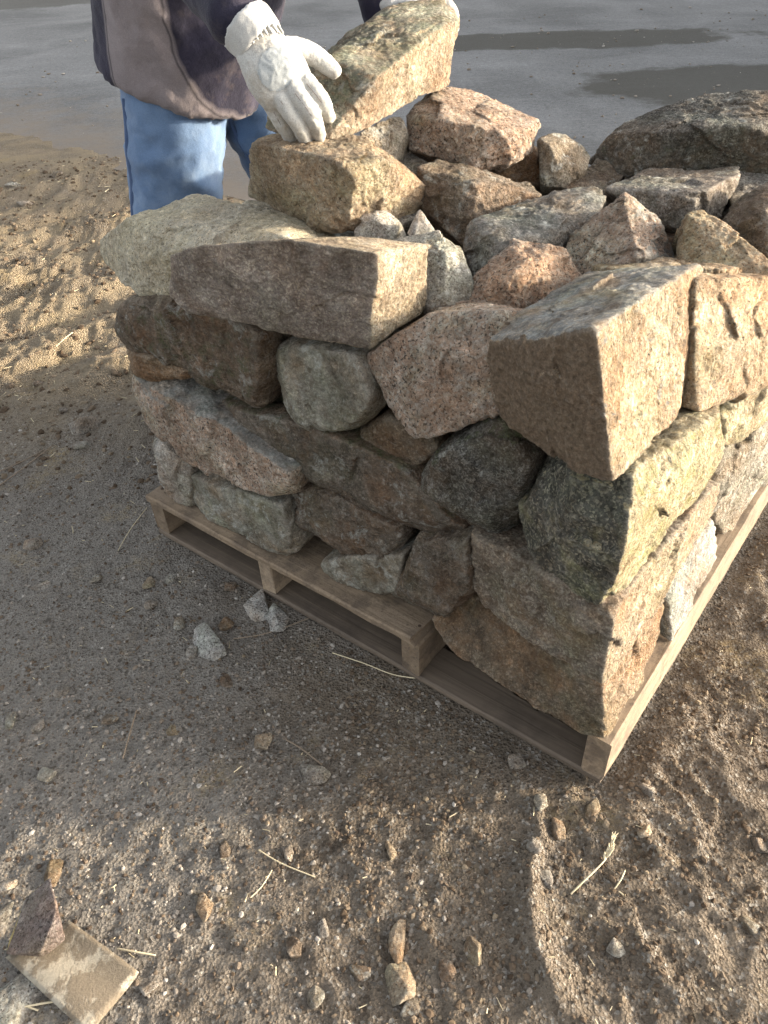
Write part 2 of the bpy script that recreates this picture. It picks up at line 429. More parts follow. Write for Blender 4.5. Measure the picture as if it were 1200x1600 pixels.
# concrete slab of the yard behind
m, nt, b = new_mat('worn_concrete'); n = N(nt); co = n.coords(False)
a1 = n.noise(co, .8, 6, .6, .5); a2 = n.noise(co, 7, 8, .7); a3 = n.noise(co, 120, 5, .7)
c = n.mix(n.ramp(a1, [(.34, 0.), (.64, 1.)]), (.115, .115, .114), (.215, .214, .212))
c = n.mix(n.ramp(a2, [(.35, .0), (.7, .5)]), c, (.15, .147, .14))
c = n.mix(n.ramp(n.noise(co, 55, 6, .8), [(.66, 0.), (.70, .7)]), c, (.50, .49, .46))
c = n.mix(.6, c, n.ramp(a3, [(.3, .4), (.7, 1.5)]), 'MULTIPLY'); c = n.mix(.6, c, n.ramp(n.noise(co, 30, 8, .78), [(.34, .55), (.66, 1.4)]), 'MULTIPLY')
sx = n.node('ShaderNodeSeparateXYZ'); n.put(sx.inputs[0], co)
mp = n.node('ShaderNodeMapping'); n.put(mp.inputs[0], co); mp.inputs['Rotation'].default_value = (0, 0, .6); mp.inputs['Scale'].default_value = (1.2, 4, 1)
scr = n.noise(mp.outputs[0], 1.3, 8, .7, 1.0)
c = n.mix(n.ramp(scr, [(.55, 0.), (.70, .22)]), c, (.30, .295, .285))                      # dusty drag marks
c = n.mix(n.ramp(n.noise(co, 24, 9, .8), [(.60, 0.), (.66, .55)]), c, (.36, .35, .33))
wob = n.math('MULTIPLY', n.math('SUBTRACT', n.noise(co, 1.6, 6, .62), .5), 1.1)
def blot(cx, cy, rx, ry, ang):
    """a ragged dark blot on the slab: old wet stains and the far-left band"""
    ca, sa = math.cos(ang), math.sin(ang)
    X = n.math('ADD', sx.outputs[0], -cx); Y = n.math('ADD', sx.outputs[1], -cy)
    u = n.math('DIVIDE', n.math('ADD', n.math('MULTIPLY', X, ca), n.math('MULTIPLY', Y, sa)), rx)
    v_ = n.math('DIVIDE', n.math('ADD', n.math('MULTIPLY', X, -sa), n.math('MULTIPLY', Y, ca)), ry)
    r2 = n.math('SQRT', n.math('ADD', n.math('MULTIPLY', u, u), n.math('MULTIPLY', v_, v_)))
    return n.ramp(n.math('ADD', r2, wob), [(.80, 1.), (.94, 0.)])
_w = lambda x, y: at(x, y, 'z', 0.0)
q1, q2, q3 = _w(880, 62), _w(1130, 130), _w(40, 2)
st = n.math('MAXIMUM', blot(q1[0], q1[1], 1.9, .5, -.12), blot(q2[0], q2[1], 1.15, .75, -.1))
st = n.math('MAXIMUM', st, n.math('MULTIPLY', blot(q3[0], q3[1] + .5, 2.6, 1.6, .1), .8))  # broad dark band at the far left
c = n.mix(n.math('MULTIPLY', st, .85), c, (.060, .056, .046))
# soil trodden onto the edge
tt = n.math('ADD', n.math('MULTIPLY', sx.outputs[0], float(PB[0])), n.math('MULTIPLY', sx.outputs[1], float(PB[1])))
tt = n.math('SUBTRACT', tt, float(PN @ PB) + EDGE_T)
soil = n.ramp(n.math('ADD', n.math('MULTIPLY', tt, .5), n.math('MULTIPLY', n.math('SUBTRACT', n.noise(co, 5, 7, .7), .5), 1.3)), [(.0, .85), (.55, 0.)])
c = n.mix(soil, c, (.19, .155, .12))
n.put(b.inputs['Base Color'], c)
b.inputs['Roughness'].default_value = .9; b.inputs['Specular IOR Level'].default_value = .12
n.put(b.inputs['Normal'], n.bump(n.math('ADD', a2, n.math('MULTIPLY', a3, .5)), .6, .008))
M['concrete'] = m
s0, s1, t0, t1 = -30, 45, EDGE_T, 40
sv = np.array([W(s, t, z) for z in (.0, -.12) for s, t in ((s0, t0), (s1, t0), (s1, t1), (s0, t1))])
tag(mesh_obj('concrete_slab', sv, [(3, 2, 1, 0), (0, 1, 5, 4), (1, 2, 6, 5), (2, 3, 7, 6), (3, 0, 4, 7)], m, origin=np.zeros(3), smooth_sh=False), kind='structure')

# ------------------------------------------------------------------ unseen wall added beside the slab to keep the low sun off the concrete
m, nt, b = new_mat('weathered_boards'); n = N(nt); co = n.coords()
mp = n.node('ShaderNodeMapping'); n.put(mp.inputs[0], co); mp.inputs['Scale'].default_value = (14, 14, .8)
n.put(b.inputs['Base Color'], n.mix(n.noise(mp.outputs[0], 3, 6, .6), (.16, .13, .10), (.30, .27, .23))); b.inputs['Roughness'].default_value = .9
M['boards'] = m
P0 = np.array([6.6, 4.35, -.06]); wall = empty('added_shade_wall', P0)
tag(wall, 'tall unseen wall of grey boards added to shade the concrete slab', 'wall')
def box(p, ax, ay, az):
    """corner p and three edge vectors"""
    p, ax, ay, az = map(np.asarray, (p, ax, ay, az))
    V = np.array([p, p + ax, p + ax + ay, p + ay, p + az, p + ax + az, p + ax + ay + az, p + ay + az])
    F = [(3, 2, 1, 0), (4, 5, 6, 7), (0, 1, 5, 4), (1, 2, 6, 5), (2, 3, 7, 6), (3, 0, 4, 7)]
    return V, F
for k in range(44):
    V, F = box(P0 + PB * (k * .305) - PA * (.004 * (k % 2)), PB * .30, -PA * .03, np.array([0, 0, 4.9 + .02 * math.sin(k * 5)]))
    mesh_obj('board', V, F, m, wall, smooth_sh=False)
for k in range(5):
    V, F = box(P0 + PB * (.1 + k * 3.2) - PA * .045, PB * .14, -PA * .14, np.array([0, 0, 4.8])); mesh_obj('post', V, F, m, wall, smooth_sh=False)

# ================================================================== THE PALLET
m, nt, b = new_mat('pallet_wood'); n = N(nt); co = n.coords()
def stretched(sc):
    # rotate into the board direction held in the object's own axes
    mp = n.node('ShaderNodeMapping'); n.put(mp.inputs[0], co); mp.inputs['Scale'].default_value = sc; return mp.outputs[0]
gr = n.noise(stretched((2.2, 55, 55)), 1.0, 7, .65, .6); bl = n.noise(co, 7, 6, .65)
c = n.mix(n.ramp(gr, [(.3, 0.), (.7, 1.)]), (.25, .185, .12), (.43, .34, .245))
c = n.mix(n.ramp(bl, [(.42, 0.), (.72, .65)]), c, (.20, .155, .115))
c = n.mix(n.ramp(n.noise(stretched((3, 90, 90)), 1.0, 4, .7), [(.62, 0.), (.68, .6)]), c, (.15, .10, .06))
c = n.mix(n.ramp(n.noise(co, 16, 8, .75), [(.46, 0.), (.60, .75)]), c, (.13, .10, .075))
c = n.mix(n.ramp(n.noise(co, 130, 5, .7), [(.55, 0.), (.66, .6)]), c, (.10, .078, .058))
oi = n.node('ShaderNodeObjectInfo'); c = n.mix(1.0, c, n.ramp(oi.outputs['Random'], [(0., (.48, .44, .40)), (1., (.95, .92, .88))]), 'MULTIPLY')
n.put(b.inputs['Base Color'], c); b.inputs['Roughness'].default_value = .85
n.put(b.inputs['Normal'], n.bump(n.math('ADD', gr, n.math('MULTIPLY', n.noise(co, 130, 5, .7), .4)), .7, .005)); M['wood'] = m
m, nt, b = new_mat('shade_dark_pallet_wood'); n = N(nt); co = n.coords()  # bottom boards: shade under the stones put into the wood colour
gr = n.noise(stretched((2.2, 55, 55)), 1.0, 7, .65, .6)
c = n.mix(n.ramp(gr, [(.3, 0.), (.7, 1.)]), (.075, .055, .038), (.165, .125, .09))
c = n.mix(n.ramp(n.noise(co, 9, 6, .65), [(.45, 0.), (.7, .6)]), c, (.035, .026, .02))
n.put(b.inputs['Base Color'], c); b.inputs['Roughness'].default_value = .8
n.put(b.inputs['Normal'], n.bump(gr, .5, .004)); M['darkened'] = m
pallet = empty('wooden_pallet', W(PW / 2, PD / 2, 0))
tag(pallet, 'pale softwood pallet on the dirt carrying the stacked stones', 'pallet')
def plank(name, s, t, z, ls, lt, lz, along, wear=.003, seed=0, mat='wood'):
    """a sawn board: rounded arrises, slight bow, chewed ends; own axes have x along the grain"""
    r = np.random.default_rng(seed); L, Wd = (ls, lt) if along == 's' else (lt, ls)
    nseg = max(6, int(L / .05)); xs = np.linspace(0, L, nseg + 1)
    c0 = min(.004, lz * .2)
    prof = np.array([(c0, 0), (Wd - c0, 0), (Wd, c0), (Wd, lz - c0), (Wd - c0, lz), (c0, lz), (0, lz - c0), (0, c0)])
    V = []
    for i, x in enumerate(xs):
        for (y, zz) in prof:
            e = r.normal() * wear * (.5 if 0 < i < nseg else 1.0)
            V.append((x + (e * 1.2 if i in (0, nseg) else 0), y + e * .4, zz + e * .3))
    V = np.array(V); k = len(prof); F = []
    for i in range(nseg):
        for j in range(k): F.append((i * k + j, i * k + (j + 1) % k, (i + 1) * k + (j + 1) % k, (i + 1) * k + j))
    F.append(tuple(range(k - 1, -1, -1))); F.append(tuple(nseg * k + j for j in range(k)))
    if along == 't': F = [f[::-1] for f in F]
    me = bpy.data.meshes.new(name); me.from_pydata([tuple(q) for q in V], [], F); me.update(); me.materials.append(M[mat])
    o = bpy.data.objects.new(name, me); COL.objects.link(o); o.parent = pallet
    ex, ey = (PA, PB) if along == 's' else (PB, PA)
    org = W(s, t, z) - np.array(pallet.location)
    o.matrix_local = Matrix(((ex[0], ey[0], 0, org[0]), (ex[1], ey[1], 0, org[1]), (0, 0, 1, org[2]), (0, 0, 0, 1)))
    return o
SW = .044
SS = [0.0, .404, .806, PW - SW]           # four stringers
for k, s in enumerate(SS): plank('stringer', s, .002, .017, SW, PD - .004, .0925 if k else .1105, 't', .002, 40 + k)
for k, t in enumerate((0.0, .30, .62, PD - .1)): plank('bottom_board', .003, t, 0.0, PW - .006, .095, .0165, 's', .002, 50 + k, 'darkened')
plank('deck_board', .415, -.006, .110, PW - .412, .13, .018, 's', .004, 60)
for k, t in enumerate((.142, .26, .40, .53, .66, .80, .935)): plank('deck_board', .047, t, .110, PW - .050, .098, .0175, 's', .003, 61 + k)
# nail heads where the front boards cross the stringers
m, nt, b = new_mat('rusty_nail'); b.inputs['Base Color'].default_value = (.07, .045, .03, 1); b.inputs['Metallic'].default_value = .4; b.inputs['Roughness'].default_value = .7
NV, NF = [], []
for k in range(10):
    a = k * math.pi / 5; NV.append((math.cos(a), math.sin(a), 0)); NV.append((math.cos(a) * .8, math.sin(a) * .8, .35))
for k in range(10): NF.append((2 * k, 2 * ((k + 1) % 10), 2 * ((k + 1) % 10) + 1, 2 * k + 1))
NF.append(tuple(2 * k + 1 for k in range(10)))
for s in (SS[1] + .02, SS[2] + .018, SS[2] + .03, SS[3] + .012, SS[3] + .032):
    for t in (.03, .095):
        mesh_obj('nail_head', np.array(NV) * .0042 + W(s, t + .006 * math.sin(s * 90), .1275), NF, m, pallet, smooth_sh=False)

# ================================================================== THE STONES
M['slab'] = granite('lichen_slab_granite', (.60, .51, .37), (.70, .63, .49), (.72, .67, .56), (.06, .062, .052), (.19, .185, .16), dark=.12, lichen=.0, moss=(.24, .20, .08), stain=(.52, .43, .24), stain_amt=.4, patina=.3, drift=.15)
M['long'] = granite('grey_brown_split_granite', (.40, .31, .21), (.52, .43, .31), (.56, .50, .40), (.20, .16, .135), (.33, .285, .25), dark=.08, stain=(.19, .125, .085), stain_amt=.5, patina=.7, grain=340, drift=.3)
M['held'] = granite('mossy_brown_granite', (.30, .215, .15), (.44, .35, .25), (.52, .46, .36), (.15, .15, .11), (.30, .30, .24), dark=.10, lichen=.1, moss=(.10, .105, .05), stain=(.27, .18, .11), stain_amt=.55, grain=260)
DK = .1285                                  # top of the pallet deck
# ---- top course of the front
stone('flat pale slab with lichen on top at the stack corner by the jeans', np.vstack([
    vis([(150, 372, 't', .12), (218, 408, 't', .05), (290, 392, 't', .06), (200, 342, 'z', .785), (310, 303, 'z', .79), (482, 333, 'z', .80), (494, 362, 'z', .79), (470, 372, 't', .12)]),
    vis([(152, 402, 't', .11), (217, 466, 't', .055), (280, 461, 't', .06)]), np.array([W(.76, .36, .69), W(1.12, .36, .69), W(.72, .12, .70)])]),
    'slab', 101, crust=[('front', .35)], moss=[('up', .22)], n=58, p=26, amp=1.2)
e1 = at(590, 397, 't', .035); s_e = STZ(e1)[0]
stone('long brown block with a bright square end, lying across the top course', np.vstack([
    vis([(262, 399, 't', -.075), (300, 386, 't', -.07), (450, 371, 't', -.02), (591, 396, 't', .035), (577, 546, 't', .035), (470, 521, 't', -.005), (400, 497, 't', -.035), (298, 490, 't', -.07), (266, 462, 't', -.075)]),
    vis([(671, 384, 's', s_e), (664, 482, 's', s_e + .01), (560, 368, 'z', .862)]), np.array([W(.86, .09, .71), W(.86, .09, .78), W(.60, .17, .70)])]),
    'long', 102, crust=[('front', 1.0)], n=66, p=44, chips=5, chip=.02, amp=.7, facet=.35)  # front browned as if in shade, end left pale as if sunlit
stone('speckled pink granite block wedged between the long block and the big corner block', np.vstack([
    vis([(568, 557, 't', .045), (603, 536, 't', .035), (668, 492, 't', .07), (785, 487, 't', .09), (800, 560, 't', .05), (790, 640, 't', .04), (740, 668, 't', .02), (662, 693, 't', .0), (634, 686, 't', .005), (598, 615, 't', .03)]),
    vis([(650, 505, 't', .08), (700, 487, 'z', .79)]), np.array([W(.55, .34, .62), W(.25, .34, .62), W(.30, .34, .70), W(.5, .32, .69)])]),
    'pink', 103, crust=[('left', .5)], n=62, p=36, chips=8, chip=.03, amp=.8)
stone('big angular block with a grey top and bright side, jutting over the stack corner', np.vstack([
    vis([(757, 534, 't', .02), (862, 536, 't', -.035), (932, 511, 't', -.05), (940, 690, 't', -.045), (956, 747, 't', -.05), (898, 727, 't', -.03), (788, 657, 't', .02), (764, 592, 't', .03)]),
    vis([(802, 492, 'z', .815), (1000, 432, 'z', .852), (1097, 406, 'z', .842), (1106, 520, 'z', .74), (1060, 650, 'z', .68), (1000, 703, 'z', .69)]),
    np.array([W(.34, .36, .66), W(.14, .38, .66), W(.30, .34, .78)])]),
    'cream', 104, crust=[('up', 1.0)], moss=[('front', .98)], n=74, p=30, chips=9, chip=.03, amp=1.0, facet=.55)  # front face tinted brown through the moss channel
stone('pale block with a grey top behind the big corner block', np.vstack([
    vis([(1086, 436, 'z', .842), (1197, 434, 'z', .80), (1225, 450, 'z', .77), (1225, 590, 'z', .62), (1150, 630, 'z', .62), (1082, 650, 'z', .675), (1085, 540, 'z', .76), (1150, 540, 'z', .71)]),
    np.array([W(.30, .36, .78), W(.30, .58, .74), W(.30, .36, .64), W(.30, .62, .64), W(.05, .66, .63)])]),
    'cream', 105, crust=[('up', 1.0)], n=52, p=38, facet=1.5)
# ---- second course
stone('dark brown block with green mossy patches under the flat pale slab', slab([(176, 492), (182, 470), (216, 464), (268, 462), (300, 488), (400, 499), (434, 520), (428, 600), (410, 642), (378, 627), (330, 592), (300, 582), (205, 548), (178, 515)], .015, .30, edge=.03, inner=.84),
    'brown', 110, crust=[('front', .5)], moss=[('left', .6), ('front', .42)], n=56, p=22, amp=1.3)
stone('rounded grey block under the middle of the long brown block', slab([(432, 540), (452, 524), (560, 540), (578, 575), (599, 632), (576, 660), (546, 678), (500, 682), (456, 662), (436, 632), (425, 575)], .02, .30, edge=.035, inner=.86),
    'green', 111, crust=[('front', .6)], n=54, p=16, amp=1.0)
stone('thin reddish wedge under the mossy dark block', slab([(194, 546), (250, 551), (304, 580), (292, 594), (242, 597), (204, 583)], .02, .26, edge=.02),
    'iron', 112, n=34, p=24)
stone('long speckled pink granite slab slanting down from the left corner', np.vstack([
    vis([(204, 586, 't', .03), (238, 640, 't', .0), (345, 662, 't', .0), (455, 742, 't', .005), (456, 782, 't', .01), (380, 765, 't', .0), (300, 727, 't', .005), (250, 684, 't', .01), (214, 650, 't', .02)]),
    vis([(236, 600, 't', .05), (322, 602, 't', .12), (350, 650, 't', .10)]), np.array([W(1.14, .34, .42), W(1.14, .34, .50), W(.72, .32, .32), W(.72, .34, .40)])]),
    'pink', 113, crust=[('up', .9)], n=58, p=30, amp=1.1, chips=12)
stone('long dark slab with mossy streaks sloping under the rounded grey block', slab([(332, 618), (400, 640), (430, 640), (462, 664), (546, 680), (602, 716), (662, 738), (720, 800), (742, 830), (702, 846), (630, 816), (520, 772), (456, 746), (380, 690), (345, 668)], .03, .32, edge=.035, inner=.8),
    'brown', 114, crust=[('front', .7)], moss=[('up', .5), ('front', .25)], n=60, p=22, amp=1.4)
stone('rust brown stone deep below the speckled pink block', slab([(545, 684), (602, 640), (690, 680), (700, 700), (658, 732), (602, 738), (570, 718)], .06, .26, edge=.022, inner=.84),
    'iron', 115, crust=[('front', .7)], n=38, p=22)
stone('dark block with one rusty corner beneath the big corner block', slab([(648, 768), (662, 720), (690, 688), (758, 648), (785, 650), (852, 712), (842, 742), (806, 830), (788, 846), (738, 802)], .01, .32, edge=.035, inner=.82),
    'dark', 116, crust=[('front', .4)], moss=[('down', .5)], n=54, p=20, amp=1.3)
stone('big rounded dark boulder with a mossy sunlit side at the stack corner', np.vstack([
    vis([(815, 792, 't', .03), (852, 728, 't', .03), (900, 722, 't', -.005), (988, 735, 't', -.01), (985, 820, 't', -.045), (968, 892, 't', -.04), (932, 950, 't', -.025), (880, 922, 't', -.01), (830, 862, 't', .01)]),
    vis([(900, 790, 't', -.045), (880, 850, 't', -.04), (1132, 642, 'z', .665), (1132, 702, 'z', .575), (1102, 762, 'z', .50), (1010, 880, 'z', .455), (1060, 770, 'z', .57)]), np.array([W(.30, .30, .45), W(.28, .32, .62), W(.12, .42, .62), W(.14, .40, .46)])]),
    'mossface', 117, crust=[('front', 1.0), ('left', 1.0)], moss=[('right', .42)], n=66, p=20, amp=1.1)
# ---- bottom course
stone('pale crumbly stone on the left corner of the pallet', slab([(238, 690), (252, 680), (302, 728), (306, 798), (286, 806), (262, 790), (246, 742)], .025, .28, edge=.025),
    'grey', 120, n=36, p=24, amp=1.5, floor=DK)
stone('grey green slab resting on the left half of the pallet', slab([(296, 738), (332, 742), (402, 772), (456, 786), (476, 832), (478, 850), (446, 867), (360, 842), (312, 816), (300, 780)], .015, .30, edge=.03, inner=.78),
    'green', 121, crust=[('front', .6)], moss=[('front', .3)], n=50, p=26, amp=1.2, floor=DK)
stone('flaky brown stone in the middle of the bottom course', slab([(450, 748), (520, 772), (602, 808), (644, 828), (636, 852), (602, 882), (530, 857), (452, 817)], .035, .28, edge=.022, inner=.84),
    'brown', 122, crust=[('front', .6)], n=50, p=24, amp=1.7, floor=DK)
stone('low flat grey stone lying on the bare front deck board', slab([(498, 874), (530, 864), (604, 878), (642, 860), (634, 925), (608, 937), (570, 926), (510, 908)], .03, .24, edge=.022, inner=.84),
    'green', 123, crust=[('front', .8)], n=40, p=22, floor=DK)
stone('green brown squared stone standing on the deck beside the broken board', slab([(609, 930), (650, 834), (700, 846), (738, 832), (742, 922), (702, 964), (652, 952)], .015, .28, edge=.022, inner=.84),
    'brown', 124, crust=[('front', .6)], moss=[('front', .25)], n=46, p=24, amp=1.3, floor=DK)
stone('grey weathered slab under the big rounded dark boulder', np.vstack([
    vis([(740, 832, 't', .03), (762, 828, 't', .05), (832, 868, 't', .03), (892, 922, 't', .0), (962, 950, 't', -.025), (940, 1068, 't', -.03), (850, 1021, 't', -.01), (760, 952, 't', .02), (738, 912, 't', .02)]),
    vis([(1010, 882, 'z', .43), (1122, 744, 'z', .455), (1114, 800, 'z', .37), (1046, 918, 'z', .30), (978, 1020, 'z', .265)]), np.array([W(.30, .32, .29), W(.14, .42, .30), W(.14, .40, .42), W(.34, .3, .4)])]),
    'tan', 125, crust=[('front', .9), ('up', .8), ('right', .35)], n=62, p=30, amp=1.1)
stone('long rust brown block along the open corner of the pallet', np.vstack([
    vis([(672, 966, 't', .05), (742, 930, 't', .06), (832, 1008, 't', .03), (936, 1062, 't', .005), (948, 1172, 't', -.012), (900, 1156, 't', -.014), (800, 1096, 't', -.01), (722, 1034, 't', .01)]),
    vis([(978, 1015, 'z', .255), (1040, 924, 'z', .28), (1046, 988, 'z', .145), (1035, 1010, 'z', .13)]), np.array([W(.40, .28, .13), W(.40, .28, .25), W(.10, .30, .13)])]),
    'iron', 126, crust=[('front', .6)], n=62, p=30, amp=1.2, floor=DK)
stone('blue grey stone on the deck along the sunny side', np.vstack([
    vis([(1044, 926, 'z', .27), (1092, 832, 'z', .28), (1118, 800, 'z', .29), (1114, 880, 'z', .15), (1062, 980, 'z', .135), (1048, 1000, 'z', .13)]), np.array([W(.28, .32, .13), W(.28, .50, .13), W(.28, .50, .27), W(.25, .3, .27)])]),
    'grey', 127, crust=[('right', .7)], n=42, p=26, floor=DK)
stone('squat weathered stone at the far end of the sunny side', np.vstack([
    vis([(1118, 720, 'z', .45), (1152, 662, 'z', .49), (1215, 640, 'z', .47), (1225, 720, 'z', .24), (1155, 803, 'z', .14), (1134, 838, 'z', .135), (1112, 800, 'z', .33)]), np.array([W(.3, .52, .14), W(.3, .85, .14), W(.3, .80, .42), W(.3, .5, .44)])]),
    'green', 128, crust=[('right', .4)], n=46, p=24, floor=DK)
stone('mossy stone below the pale block on the sunny side', np.vstack([
    vis([(1130, 645, 'z', .60), (1200, 575, 'z', .63), (1225, 570, 'z', .62), (1225, 640, 'z', .50), (1190, 655, 'z', .50), (1150, 665, 'z', .53), (1132, 700, 'z', .52)]), np.array([W(.34, .45, .47), W(.34, .75, .47), W(.34, .75, .62), W(.34, .45, .62)])]),
    'mossface', 129, moss=[('right', .3)], n=42, p=20)

# ---- loose stones on top of the stack
TG = 'stones lying loose on top of the stack'
def top(label, front, mat, seed, push=(.06, .12, -.10), shrink=.82, **kw):
    return stone(label, body(vis(front), push, shrink), mat, seed, group=TG, **kw)
T1 = stone('square brown block under the gloved hand', np.vstack([
    vis([(383, 220, 'z', .925), (432, 205, 'z', .93), (572, 214, 'z', .925), (597, 246, 'z', .915), (525, 252, 'z', .92), (555, 275, 'z', .90)]),
    vis([(386, 309, 'z', .80), (500, 361, 'z', .79), (546, 367, 'z', .79), (562, 326, 'z', .82), (597, 290, 'z', .85)]), np.array([W(.84, .42, .80), W(.66, .46, .80)])]),
    'tan', 130, crust=[('up', .4)], n=58, p=34, amp=1.0, group=TG)
stone('heavy mossy topped block being set down by the gloved hands', np.vstack([
    vis([(410, 212, 'z', .928), (512, 217, 'z', .928), (562, 207, 'z', .928), (514, 88, 'd', 1.40), (594, 118, 'd', 1.375), (450, 120, 'd', 1.47)]),
    vis([(600, 34, 'd', 1.52), (622, 2, 'd', 1.60), (690, -6, 'd', 1.64), (719, 32, 'd', 1.58), (714, 70, 'd', 1.58), (701, 130, 'd', 1.58), (632, 164, 'd', 1.50), (692, 40, 'd', 1.50)]), np.array([W(.92, .55, .94), W(.90, .78, .95)])]),
    'held', 131, crust=[('up', .6)], moss=[('up', .36)], n=70, p=34, amp=1.1, group=TG)
top('pink block with a bright top that props the far end of the held stone', [(634, 176, 'd', 1.52), (690, 132, 'd', 1.60), (722, 132, 'd', 1.63), (843, 187, 'd', 1.56), (832, 236, 'd', 1.52), (790, 258, 'd', 1.50), (742, 266, 'd', 1.50), (638, 234, 'd', 1.53), (700, 188, 'd', 1.46), (805, 209, 'd', 1.47)], 'pink', 132, push=(.05, .06, -.05), crust=[('up', .2)], n=56, p=30)
top('small grey stone tucked behind the square brown block', [(560, 206, 'd', 1.45), (622, 178, 'd', 1.52), (637, 208, 'd', 1.50), (626, 242, 'd', 1.51), (598, 268, 'd', 1.50), (590, 226, 'd', 1.47)], 'green', 133, push=(.04, .08, -.08), n=36, p=24)
top('grey slab sloping into the hollow beside the square brown block', [(562, 322, 'd', 1.47), (602, 262, 'd', 1.52), (632, 238, 'd', 1.56), (668, 250, 'd', 1.53), (664, 334, 'd', 1.47), (622, 350, 'd', 1.44)], 'slate', 134, n=42, p=24, push=(.05, .1, -.12))
top('pale grey lump in the hollow beside the square brown block', [(550, 332, 'd', 1.41), (590, 316, 'd', 1.42), (628, 350, 'd', 1.40), (612, 384, 'd', 1.39), (554, 380, 'd', 1.40), (590, 342, 'd', 1.375)], 'grey', 135, amp=.7, n=36, p=18, push=(.05, .1, -.1))
top('brown squared block below the pink propping stone', [(653, 264, 'd', 1.44), (682, 247, 'd', 1.49), (847, 290, 'd', 1.50), (852, 304, 'd', 1.46), (744, 350, 'd', 1.43), (722, 382, 'd', 1.42), (654, 326, 'd', 1.46), (740, 282, 'd', 1.41)], 'brown', 136, n=50, p=34, push=(.05, .08, -.10))
top('long grey weathered stone lying across the middle of the top', [(723, 348, 'd', 1.35), (748, 338, 'd', 1.38), (850, 298, 'd', 1.45), (930, 293, 'd', 1.45), (944, 312, 'd', 1.41), (940, 334, 'd', 1.38), (880, 386, 'd', 1.34), (850, 372, 'd', 1.31), (790, 385, 'd', 1.29), (742, 438, 'd', 1.34), (723, 396, 'd', 1.36), (800, 345, 'd', 1.325)], 'slate', 137, crust=[('up', .8)], n=54, p=22, push=(.04, .08, -.10))
top('domed speckled pink granite lump behind the pink block', [(734, 488, 'd', 1.27), (742, 432, 'd', 1.28), (800, 372, 'd', 1.29), (842, 378, 'd', 1.29), (882, 394, 'd', 1.28), (914, 444, 'd', 1.28), (850, 472, 'd', 1.26), (790, 492, 'd', 1.26), (810, 425, 'd', 1.235)], 'pink', 138, n=52, p=28, push=(.06, .12, -.10))
top('peaked pink granite stone with a grey flank in the middle of the top', [(878, 380, 'd', 1.34), (976, 302, 'd', 1.32), (1033, 342, 'd', 1.32), (1061, 404, 'd', 1.30), (1000, 428, 'd', 1.27), (900, 452, 'd', 1.29), (975, 318, 'd', 1.295), (1000, 400, 'd', 1.245)], 'pink', 139, crust=[('right', .9)], n=52, p=36, push=(.06, .12, -.08))
top('tiny pointed grey chip beside the long brown block', [(636, 364, 'd', 1.35), (655, 324, 'd', 1.34), (684, 366, 'd', 1.34), (676, 376, 'd', 1.335), (645, 376, 'd', 1.335)], 'grey', 140, amp=.5, facet=.4, n=26, p=24, push=(.02, .04, -.03), chips=3)
top('smooth grey stone beside the bright end of the long brown block', [(608, 376, 'd', 1.32), (690, 362, 'd', 1.31), (718, 384, 'd', 1.29), (742, 440, 'd', 1.28), (738, 490, 'd', 1.28), (690, 500, 'd', 1.27), (660, 490, 'd', 1.28), (695, 395, 'd', 1.265)], 'grey', 141, amp=.7, facet=.6, n=48, p=24, push=(.05, .10, -.08))
top('wedge of cream granite lying on its edge behind the big corner block', [(1055, 380, 'd', 1.28), (1070, 332, 'd', 1.275), (1096, 326, 'd', 1.285), (1215, 414, 'd', 1.21), (1205, 442, 'd', 1.21), (1110, 440, 'd', 1.23), (1058, 408, 'd', 1.26), (1095, 355, 'd', 1.25)], 'cream', 142, n=46, p=34, push=(.05, .12, -.07))
stone('huge dark lichen covered boulder on the back corner of the stack', np.vstack([
    vis([(948, 210, 'd', 1.60), (986, 184, 'd', 1.63), (1070, 164, 'd', 1.62), (1110, 148, 'd', 1.62), (1205, 139, 'd', 1.60), (1290, 165, 'd', 1.56), (1290, 260, 'd', 1.50), (1205, 278, 'd', 1.53), (1130, 266, 'd', 1.55), (1050, 266, 'd', 1.57), (962, 274, 'd', 1.60), (918, 254, 'd', 1.63), (1050, 205, 'd', 1.51), (1180, 195, 'd', 1.47)]),
    np.array([W(.52, 1.06, .76), W(.1, 1.14, .76), W(.3, 1.18, .78)])]),
    'dark', 143, crust=[('front', .5)], moss=[('front', .3)], n=66, p=22, amp=1.1, group=TG)
top('blocky grey stone with a yellow tip beneath the huge dark boulder', [(943, 294, 'd', 1.45), (1006, 264, 'd', 1.55), (1150, 262, 'd', 1.52), (1158, 272, 'd', 1.47), (1134, 334, 'd', 1.46), (1082, 366, 'd', 1.40), (1040, 352, 'd', 1.42), (985, 324, 'd', 1.47), (1086, 306, 'd', 1.36)], 'slate', 144, moss=[('right', .0)], crust=[('up', .3)], n=48, p=38, push=(.06, .1, -.09))
top('rounded brown stone beside the yellow tipped grey stone', [(1122, 354, 'd', 1.39), (1162, 306, 'd', 1.39), (1210, 282, 'd', 1.41), (1260, 300, 'd', 1.37), (1260, 400, 'd', 1.30), (1205, 416, 'd', 1.31), (1168, 396, 'd', 1.34), (1195, 335, 'd', 1.30)], 'brown', 145, n=42, p=20, push=(.06, .12, -.08))
top('small squared lichen stone left of the huge dark boulder', [(839, 214, 'd', 1.52), (882, 211, 'd', 1.57), (927, 238, 'd', 1.56), (916, 268, 'd', 1.54), (880, 296, 'd', 1.53), (844, 290, 'd', 1.53), (868, 232, 'd', 1.49)], 'green', 146, crust=[('front', .5)], n=42, p=30, push=(.05, .1, -.08))
top('reddish stone in the gap behind the pink propping stone', [(746, 262, 'd', 1.58), (800, 240, 'd', 1.60), (846, 222, 'd', 1.60), (850, 290, 'd', 1.58), (760, 285, 'd', 1.57)], 'iron', 147, n=34, p=22, push=(.04, .1, -.1))
